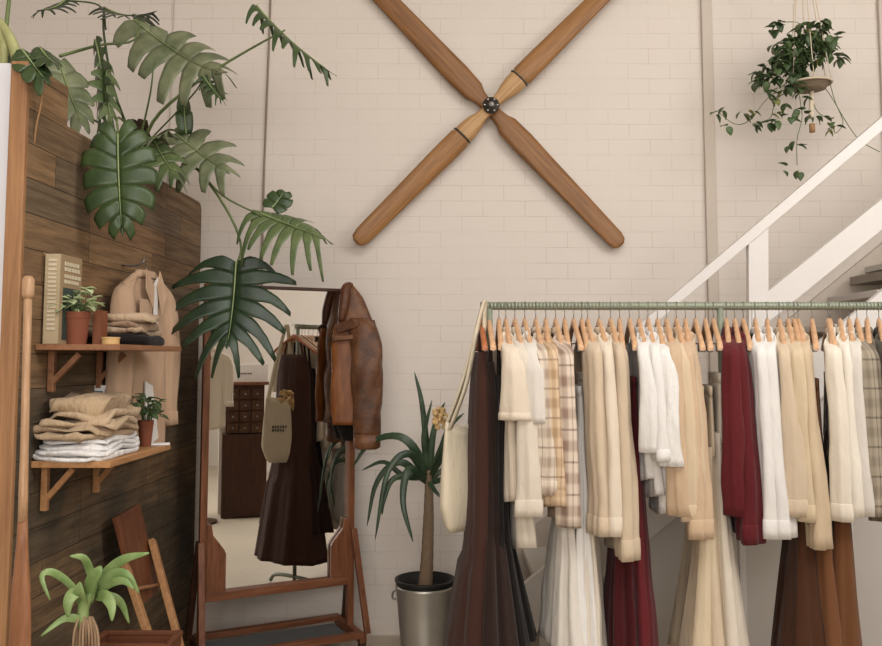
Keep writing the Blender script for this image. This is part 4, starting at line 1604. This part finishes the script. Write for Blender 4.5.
    petiole(root, [(150, 150, 4.06), (120, 118, 3.6), (118, 136, 3.22)], .006, .004)
    petiole(root, [(60, 56, 3.5), (100, 45, 3.7), (134, 40, 3.8), (140, 16, 3.94)], .007, .004)
    petiole(root, [(160, 150, 4.06), (190, 162, 4.0), (222, 195, 3.9), (262, 216, 3.85)], .006, .004, M['petiole'])
    petiole(root, [(160, 152, 4.06), (196, 168, 4.0), (228, 212, 3.92), (241, 245, 3.88), (237, 264, 3.85)], .008, .005, M['petiole'])
    petiole(root, [(140, 150, 4.06), (190, 98, 3.9), (204, 78, 3.8)], .004, .003, M['petioledk'])
    petiole(root, [(66, 0, 3.7), (100, 6, 3.72), (106, 30, 3.75)], .004, .004, M['petioledk'])


big_monstera()


def corner_plant():
    pc = V((xn - .16, YN + .16, ZHI))
    root = empty('potted_monstera', pc, 0, 'thick-stalked monstera at the top left corner beside the white panel', 'potted plant')
    MB().lathe([(.001, 0), (.06, 0), (.075, .02), (.07, .04), (.001, .045)], n=24).build('pot', M['terracotta'], root)
    for pts, r0, r1, mt in (([(18, 60, 2.86), (8, 34, 2.88), (-12, 8, 2.95)], .020, .013, M['stalk']), ([(4, 66, 2.88), (4, 45, 2.88), (-6, 20, 2.9)], .02, .012, M['stalk']), ([(6, 30, 2.9), (9, 0, 2.95), (12, -30, 3.0)], .008, .006, M['petiole']), ([(18, 58, 2.86), (26, 60, 2.86), (36, 66, 2.84)], .012, .005, M['petiole'])):
        petiole(root, pts, r0, r1, mt)
    add_leaf(root, at(22, 50, 2.85), at(44, 72, 2.8), .06, M['monstera'], lobes=4, n_hint=(.3, -.8, .5), seed=31, gap=.1, t0=.8, sag=.5)
    add_leaf(root, at(40, 48, 2.9), at(54, 60, 2.8), .055, M['monstera'], lobes=4, n_hint=(.6, -.8, .1), seed=32, gap=.2, t0=.7, sag=.2)
    add_leaf(root, at(12, 44, 2.9), at(16, 62, 2.84), .03, M['monsteradk'], lobes=4, n_hint=(.2, -.9, .1), seed=33, gap=.1, t0=.8)
    for pts in ([(28, 66, 2.86), (38, 88, 2.85), (42, 98, 2.86), (36, 128, 2.87), (33, 160, 2.9)], [(27, 66, 2.86), (32, 82, 2.87), (26, 102, 2.88)]):
        P_ = curve_pts([at(*p) for p in pts], 14)
        MB().tube(P_, .0032, 6).build('aerial_root', M['aerial'], root, smooth=True, world=True)


corner_plant()


# ------------------------------------------------------------------ strap-leaved plants
def strap_leaf(pts, wmax, n=16, prof=None, twist=0):
    P_ = curve_pts(pts, n)
    m = MB()
    for i, p in enumerate(P_):
        t = i / (n - 1)
        d = (P_[min(i + 1, n - 1)] - P_[max(i - 1, 0)]).normalized()
        view = (p - CP).normalized()
        s = d.cross(V((0, -1, .25))).normalized()
        hw = wmax * (prof(t) if prof else (min(1, .55 + t * 2) * (1 - t) ** .55)) + .0008
        nn = s.cross(d)
        m.v += [tuple(p - s * hw + nn * hw * .35), tuple(p), tuple(p + s * hw + nn * hw * .35)]
        if i:
            q = (i - 1) * 3
            m.f += [(q, q + 1, q + 4, q + 3), (q + 1, q + 2, q + 5, q + 4)]
    return m


def yucca():
    Yp = 4.42
    fl = at(425, 645, Yp)
    root = empty('potted_yucca', (fl.x, Yp, 0), 0, 'tall yucca with long drooping leaves in a galvanised bucket', 'potted plant')
    zr = at(425, 584, Yp).z
    r1, r0 = .150, .112
    MB().lathe([(.001, 0), (r0, 0), (r0 * 1.04, .012), (r0 * 1.02, .02), (r1 * .97, zr - .03), (r1 * .99, zr - .012), (r1, zr), (r1 * .95, zr), (r1 * .93, zr - .05), (r0 * .95, .03), (.001, .03)], n=40).build('bucket', M['steel'], root, smooth=True)
    MB().lathe([(r1 * .80, zr - .06), (r1 * .92, zr - .04), (r1 * .97, zr + .012), (r1 * 1.02, zr + .02), (r1 * 1.02, zr + .028), (r1 * .93, zr + .03), (r1 * .86, zr - .03)], n=40, closed=True).build('inner_pot', M['black'], root, smooth=True)
    MB().lathe([(.001, zr - .06), (r1 * .9, zr - .06), (r1 * .88, zr - .025), (.001, zr - .015)], n=28).build('soil', M['soil'], root)
    for sx in (-1, 1):
        hd = [V((sx * (r1 * .99), 0, zr - .03)), V((sx * (r1 + .012), 0, zr - .045)), V((sx * (r1 + .012), 0, zr - .07)), V((sx * (r1 * .97), 0, zr - .075))]
        MB().tube(curve_pts(hd, 10), .005, 6).build('handle', M['wire'], root, smooth=True)
    tr = curve_pts([V((fl.x, Yp, zr - .03)), at(427, 560, Yp), at(428.5, 520, Yp), at(429, 488, Yp), at(429, 470, Yp)], 26)
    rad = [(.036 + (.020 - .036) * min(1, i / 20)) * (1 + .06 * (i % 2)) for i in range(26)]
    MB().tube(tr, rad, 14).build('trunk', M['trunk'], root, smooth=True, world=True)
    L_ = [
        ([(428, 480, 0), (427, 453, 0), (422, 404, -.02), (414.5, 372, -.03)], .017),
        ([(430, 480, 0), (431, 450, -.03), (436, 422, -.05), (445, 402, -.08)], .017),
        ([(430, 478, 0), (441, 450, -.05), (449, 428, -.08), (464, 413, -.10)], .016),
        ([(427, 478, 0), (414, 448, -.06), (396, 436, -.05), (370, 443, .02), (352, 468, .04)], .020),
        ([(427, 480, 0), (410, 454, -.10), (388, 472, -.14), (375, 540, -.16)], .019),
        ([(426, 482, 0), (400, 462, -.04), (377, 482, -.04), (367, 526, -.03)], .017),
        ([(427, 482, 0), (409, 470, -.12), (403, 502, -.18), (413, 542, -.2)], .020),
        ([(430, 482, 0), (440, 480, -.05), (449, 474, -.1)], .014),
        ([(430, 478, 0), (440, 472, .05), (452, 460, .08)], .014),
        ([(428, 478, 0), (424, 440, -.06), (426, 425, -.08), (432, 400, -.1)], .013),
        ([(427, 478, 0), (404, 476, .05), (384, 462, .1), (362, 470, .12)], .014),
        ([(430, 478, 0), (442, 455, -.12), (447, 435, -.16), (441, 412, -.2)], .015),
        ([(427, 478, 0), (395, 478, -.08), (384, 500, -.12), (382, 515, -.12)], .013),
        ([(428, 480, 0), (436, 492, -.10), (445, 500, -.12)], .010),
    ]
    for pts, w_ in L_:
        strap_leaf([at(a, b, Yp + c) for a, b, c in pts], w_ * 1.25).build('leaf', M['yucca'], root, smooth=True, solid=.003, world=True)


yucca()


def strap_plant():
    Yp = 2.84
    c = at(87, 640, Yp)
    zt = at(87, 662, Yp).z
    root = empty('potted_strap_plant', (c.x, Yp, 0), 0, 'pale green strap-leaved plant with exposed roots in front of the partition', 'potted plant')
    # square timber pedestal pot (mostly below the picture)
    MB().lathe([(.001, 0), (.07, 0), (.085, zt - .01), (.09, zt), (.078, zt), (.075, zt - .03), (.001, zt - .03)], (0, 0, 0), 28).build('pot', M['terracotta'], root)
    MB().lathe([(.001, zt - .03), (.074, zt - .03), (.07, zt - .012), (.001, zt - .006)], n=20).build('soil', M['soil'], root)
    r = random.Random(8)
    rt = MB()
    for i in range(9):
        a = r.uniform(-.02, .02)
        p0 = at(80 + i * 1.5, 620 - r.uniform(0, 5), Yp - .01)
        p1 = at(74 + i * 3, 634, Yp - .02 + r.uniform(-.02, .02))
        p2 = at(73 + i * 3.2, 668, Yp - .02 + r.uniform(-.03, .03))
        rt.tube(curve_pts([p0, p1, p2], 8), .0042, 6)
    rt.build('roots', plain('pink_roots', '#a08468', .8, var=.25, nscale=40), root, smooth=True, world=True)
    MB().tube(curve_pts([at(83, 626, Yp), at(84, 605, Yp), at(92, 592, Yp), at(96, 580, Yp)], 10), [.018, .018, .018, .02, .02, .02, .018, .016, .012, .008], 10).build('stem', M['brom'], root, smooth=True, world=True)
    wp = lambda t: math.sin(PI * (0.22 + .76 * t)) ** .8
    for pts, w_ in (
        ([(95, 592, 0), (91, 572, 0), (84, 558, -.03), (70, 556, -.05)], .013),
        ([(97, 586, 0), (108, 572, 0), (125, 559, -.03), (149, 553, -.05)], .017),
        ([(82, 598, 0), (68, 582, -.03), (52, 572, -.06), (42, 577, -.08), (50, 600, -.09)], .011),
        ([(82, 600, 0), (75, 594, -.04), (69, 602, -.06), (68, 617, -.06)], .020),
        ([(97, 596, 0), (106, 596, -.05), (112, 606, -.07), (112, 621, -.08)], .017),
        ([(97, 595, 0), (112, 597, .02), (122, 604, .03), (129, 623, .03)], .013),
        ([(97, 587, 0), (114, 574, -.02), (128, 576, -.04), (139, 593, -.04)], .015),
        ([(99, 592, 0), (112, 583, -.05), (124, 581, -.08), (134, 589, -.09)], .012),
        ([(84, 622, 0), (74, 618, -.03), (62, 620, -.05), (41, 636, -.08)], .012),
        ([(90, 600, 0), (92, 582, -.04), (98, 572, -.06), (101, 566, -.06)], .020),
        ([(84, 606, 0), (80, 592, -.04), (80, 582, -.05)], .018),
    ):
        strap_leaf([at(a, b, Yp + d) for a, b, d in pts], w_, prof=wp).build('leaf', M['brom'], root, smooth=True, solid=.003, world=True)
    # rusty trough behind
    a, b = at(96, 641, 3.0), at(172, 641, 3.0)
    tz = a.z
    cx = (a.x + b.x) / 2
    rt_ = empty('planter_trough', (cx, 3.02, 0), 0, 'rusty brown planter trough at the foot of the folded wooden chair', 'planter')
    ww = b.x - a.x
    m = MB()
    for s in (-1, 1):
        m.box((s * ww / 2, 0, tz / 2), (.012, .13, tz))
        m.box((0, s * .065, tz / 2), (ww, .012, tz))
    m.box((0, 0, tz - .06), (ww, .12, .01))
    m.build('trough_wall', M['rust'], rt_)
    rm = MB()
    for s in (-1, 1):
        rm.box((s * ww / 2, 0, tz), (.02, .15, .014))
        rm.box((0, s * .067, tz), (ww, .02, .014))
    rm.build('rim', M['rust'], rt_, bevel=.003)


strap_plant()


# ------------------------------------------------------------------ folded wooden chair leaning on the partition
def leaning_chair():
    a = on_face(117, 517, .07); b = on_face(140, 503, .05)
    c_ = on_face(158, 596, .18); d_ = on_face(138, 606, .20)
    c_ = at(161, 590, 3.78); d_ = at(140, 606, 3.52)
    foot = at(150, 660, 3.5)
    root = empty('folding_chair', (foot.x, foot.y, 0), 0, 'folded wooden chair with a red-brown seat board leaning on the partition', 'chair')
    n = (b - a).cross(d_ - a).normalized() * .022
    MB().slab([a, b, c_, d_], n).build('seat', wood('chair_seat_wood', '#512c1b', '#7a4a30', (14, 14, 3), rough=.35), root, bevel=.003, world=True)

    def leg(p0, p1, Y0_, Y1_, mat):
        p, q = at(p0[0], p0[1], Y0_), at(p1[0], p1[1], Y1_)
        dd = q - p
        q = p + dd * (p.z / (p.z - q.z))
        MB().bar(p, q, .045, .026, (1, 0, 0)).build('leg', mat, root, bevel=.003, world=True)
    leg((124, 562), (152, 646), 3.50, 3.40, M['shelfwood'])
    leg((152, 540), (180, 646), 3.78, 3.60, M['shelfwood'])
    p, q = at(126, 575, 3.47), at(158, 562, 3.74)
    MB().tube([at(131, 590, 3.46), at(163, 584, 3.72)], .008, 8).build('cross_bar', M['shelfdark'], root, smooth=True, world=True)


leaning_chair()


# ------------------------------------------------------------------ hanging plant
def hanging_plant():
    Yp = 4.5
    c = at(810, 84, Yp)
    root = empty('hanging_plant', c, 0, 'green trailing plant in a macrame hanger high on the brick wall above the stairs', 'hanging plant')
    rim = c
    MB().lathe([(.001, -.04), (.045, -.038), (.080, -.022), (.098, 0), (.103, .004), (.094, .006), (.08, -.03), (.001, -.035)], n=28).build('bowl', plain('woven_bowl', '#8f7f69', .9, var=.3, nscale=60), root, smooth=True)
    MB().lathe([(.108, -.006), (.116, 0), (.108, .007), (.100, 0)], n=28, closed=True).build('macrame_ring', M['rope'], root, smooth=True)
    top = at(800, -70, Yp)
    top = V((top.x, top.y, 3.9))
    for k in range(6):
        a = k * PI / 3 + .3
        p = c + V((math.cos(a) * .11, math.sin(a) * .11, 0))
        MB().tube(curve_pts([p, p.lerp(top, .5) + V((0, 0, 0)), top], 8), .0028, 6).build('cord', M['rope'], root, smooth=True, world=True)
    MB().tube([top, V((top.x, top.y, 4.89))], .003, 6).build('cord', M['rope'], root, world=True)
    MB().tube(curve_pts([c + V((.01, 0, -.036)), at(811, 112, Yp), at(812, 118, Yp)], 8), [.01, .012, .012, .012, .014, .016, .014, .012], 10).build('tassel_cord', M['rope'], root, smooth=True, world=True)
    MB().lathe([(.001, -.045), (.014, -.045), (.015, 0), (.001, .004)], at(812, 124, Yp), 14).build('tassel', M['aerial'], root, smooth=True, world=True)
    r = random.Random(12)
    # main mound of leaves
    def leaf_at(p, sz, mt, k=1):
        m = MB()
        for _ in range(k):
            dr = V((r.uniform(-1, 1), r.uniform(-.5, .1), r.uniform(-1, .2))).normalized()
            simple_leaf(m, p + V((r.uniform(-1, 1), r.uniform(-1, 1), r.uniform(-1, 1))) * .018, dr, sz * r.uniform(.8, 1.2), sz * .42, curl=.3)
        return m
    mound = []
    clusters = [(782, 84, 9, 6), (800, 36, 16, 12), (812, 44, 18, 14), (788, 58, 22, 14), (775, 66, 16, 10), (762, 74, 8, 8), (803, 62, 20, 12), (822, 52, 14, 12), (830, 40, 8, 8), (822, 28, 8, 6), (796, 76, 12, 6), (776, 26, 6, 3), (838, 56, 6, 5), (782, 46, 12, 8), (806, 30, 8, 6), (760, 82, 5, 4)]
    for (cx, cy, rx, ry) in clusters:
        nn = max(3, int(rx * 1.1))
        for i in range(nn):
            a = r.uniform(0, 6.28); q = math.sqrt(r.random())
            p = at(cx + math.cos(a) * rx * q, cy + math.sin(a) * ry * q, Yp + r.uniform(-.09, .09))
            mt = M['ivy'] if r.random() < .86 else M['ivylt']
            mound.append((p, mt))
    mound.sort(key=lambda e: e[0].y)
    for p, mt in mound[:30]:
        leaf_at(p, .054, mt, 1).build('leaf', mt, root, smooth=True, solid=.0012, world=True)
    rest = MB()
    for p, mt in mound[22:]:
        q = leaf_at(p, .052, mt, 2)
        rest.add(q.v, q.f)
    fo = rest.build('foliage', M['ivy'], root, smooth=True, solid=.0012, world=True)
    fo['kind'] = 'stuff'
    vines = [
        [(790, 80), (766, 100), (750, 120), (735, 124), (718, 112)],
        [(785, 84), (775, 100), (770, 118), (752, 124)],
        [(798, 84), (800, 100), (802, 118), (797, 140), (797, 165)],
        [(806, 84), (812, 100), (818, 112), (830, 120)],
        [(830, 84), (836, 104), (843, 122), (836, 133), (832, 125)],
        [(822, 84), (832, 98), (850, 128), (862, 142), (880, 152)],
        [(815, 44), (800, 24), (782, 22)],
    ]
    for v in vines:
        P_ = curve_pts([at(a, b, Yp - .02 + .03 * math.sin(i)) for i, (a, b) in enumerate(v)], 18)
        MB().tube(P_, .0022, 5).build('vine', M['petiole'], root, smooth=True, world=True)
    spots = [(716, 112), (721, 111), (729, 126), (742, 114), (746, 113), (752, 125), (759, 122), (766, 121), (772, 121), (778, 122), (775, 115), (781, 114), (768, 92), (772, 97), (783, 96), (786, 102), (795, 110), (793, 118), (804, 110), (808, 116), (813, 118), (816, 116), (827, 120), (832, 122), (829, 127), (835, 125), (794, 145), (799, 145), (787, 168), (797, 169), (802, 90), (806, 96), (797, 90), (757, 110), (778, 100)]
    for i, (a, b) in enumerate(spots):
        mt = M['ivy'] if r.random() < .75 else M['ivylt']
        for _ in range(2):
            leaf_at(at(a, b, Yp - .02), .05, mt, 1).build('leaf', mt, root, smooth=True, solid=.0012, world=True)
    # bracket to the wall not visible: cord runs to the ceiling


hanging_plant()


# ------------------------------------------------------------------ what the mirror looks at (right of the camera)
def reflected_corner():
    base = refl(244, 515, 8.3)
    v = (base - MC); ang = math.atan2(v.y, v.x)
    yaw = ang + PI / 2  # local -y faces ... local +y points away from mirror
    yaw = ang - PI / 2
    c = V((base.x, base.y, 0))
    cab = empty('drawer_cabinet', c, yaw, 'dark brown wooden cabinet of small drawers right of the camera, seen in the mirror', 'cabinet')
    body = MB().box((0, .18, .40), (.42, .34, .78)).build('lower_case', M['darkwood'], cab, bevel=.004)
    MB().box((0, .18, 1.03), (.36, .30, .46)).build('upper_case', M['darkwood'], cab, bevel=.004)
    MB().box((0, .17, 1.275), (.44, .36, .03)).build('top_board', M['redwood'], cab, bevel=.004)
    for i in range(3):
        for j in range(4):
            d = MB().box((-.113 + i * .113, .024, .85 + j * .108), (.10, .012, .092)).build('drawer', M['carddrawer'], cab, bevel=.003)
            MB().lathe([(.001, -.008), (.010, -.008), (.010, .008), (.001, .008)], (-.113 + i * .113, .012, .85 + j * .108), 10).build('knob', M['wire'], d)
    bx_ = empty('display_box', V((c.x, c.y, 1.29)), yaw, 'white printed display box standing on the drawer cabinet, seen in the mirror', 'box')
    MB().box((0, .15, .085), (.42, .22, .17)).build('box_shell', M['paper'], bx_)
    pr = MB()
    for i in range(6): pr.box((-.05 + i * .022, .038, .08), (.014, .003, .014))
    pr.build('printed_lettering', M['print_'], bx_)
    # cream pillar beside
    p = refl(226, 515, 8.6)
    pl = empty('plinth', V((p.x, p.y, 0)), yaw, 'cream painted plinth beside the drawer cabinet, seen in the mirror', 'plinth')
    MB().box((0, 0, .42), (.16, .16, .84)).build('plinth_shaft', M['wallpaint'], pl, bevel=.004)
    MB().box((0, 0, .86), (.19, .19, .04)).build('plinth_cap', M['wallpaint'], pl, bevel=.004)
    # side stand with a cream blouse and dark trousers
    p = refl(200, 515, 8.0)
    zz = 1.72
    sd = empty('coat_stand', V((p.x, p.y, 0)), yaw, 'dark coat stand holding a cream blouse, seen at the mirror left edge', 'coat stand')
    MB().tube([V((0, .08, .02)), V((0, .08, zz))], .014, 12).build('pole', M['darkwood'], sd, smooth=True)
    MB().tube([V((0, .08, zz)), V((0, -.04, zz))], .008, 10).build('arm', M['darkwood'], sd, smooth=True)
    MB().lathe([(.001, 0), (.16, 0), (.16, .02), (.03, .03), (.001, .03)], (0, .08, 0), 28).build('base', M['darkwood'], sd)
    R = Matrix.Rotation(yaw, 3, 'Z')
    q = V((p.x, p.y, 0))
    h = copy_tree(HP['plain']); h.location = (q.x, q.y, zz); h.rotation_euler = (0, 0, yaw + PI / 2)
    tag(h, 'wooden hanger carrying the cream blouse reflected at the mirror left edge', 'hanger')
    if 'group' in h: del h['group']
    make_shirt('blouse', 'cream blouse on a coat stand, seen at the left edge of the mirror', 'blouse', q.x, yaw + PI / 2, .85, F_['ivory'], slv=.5, y=q.y, z=zz, seed=77, d=.03, hem=.05, group=None)


reflected_corner()
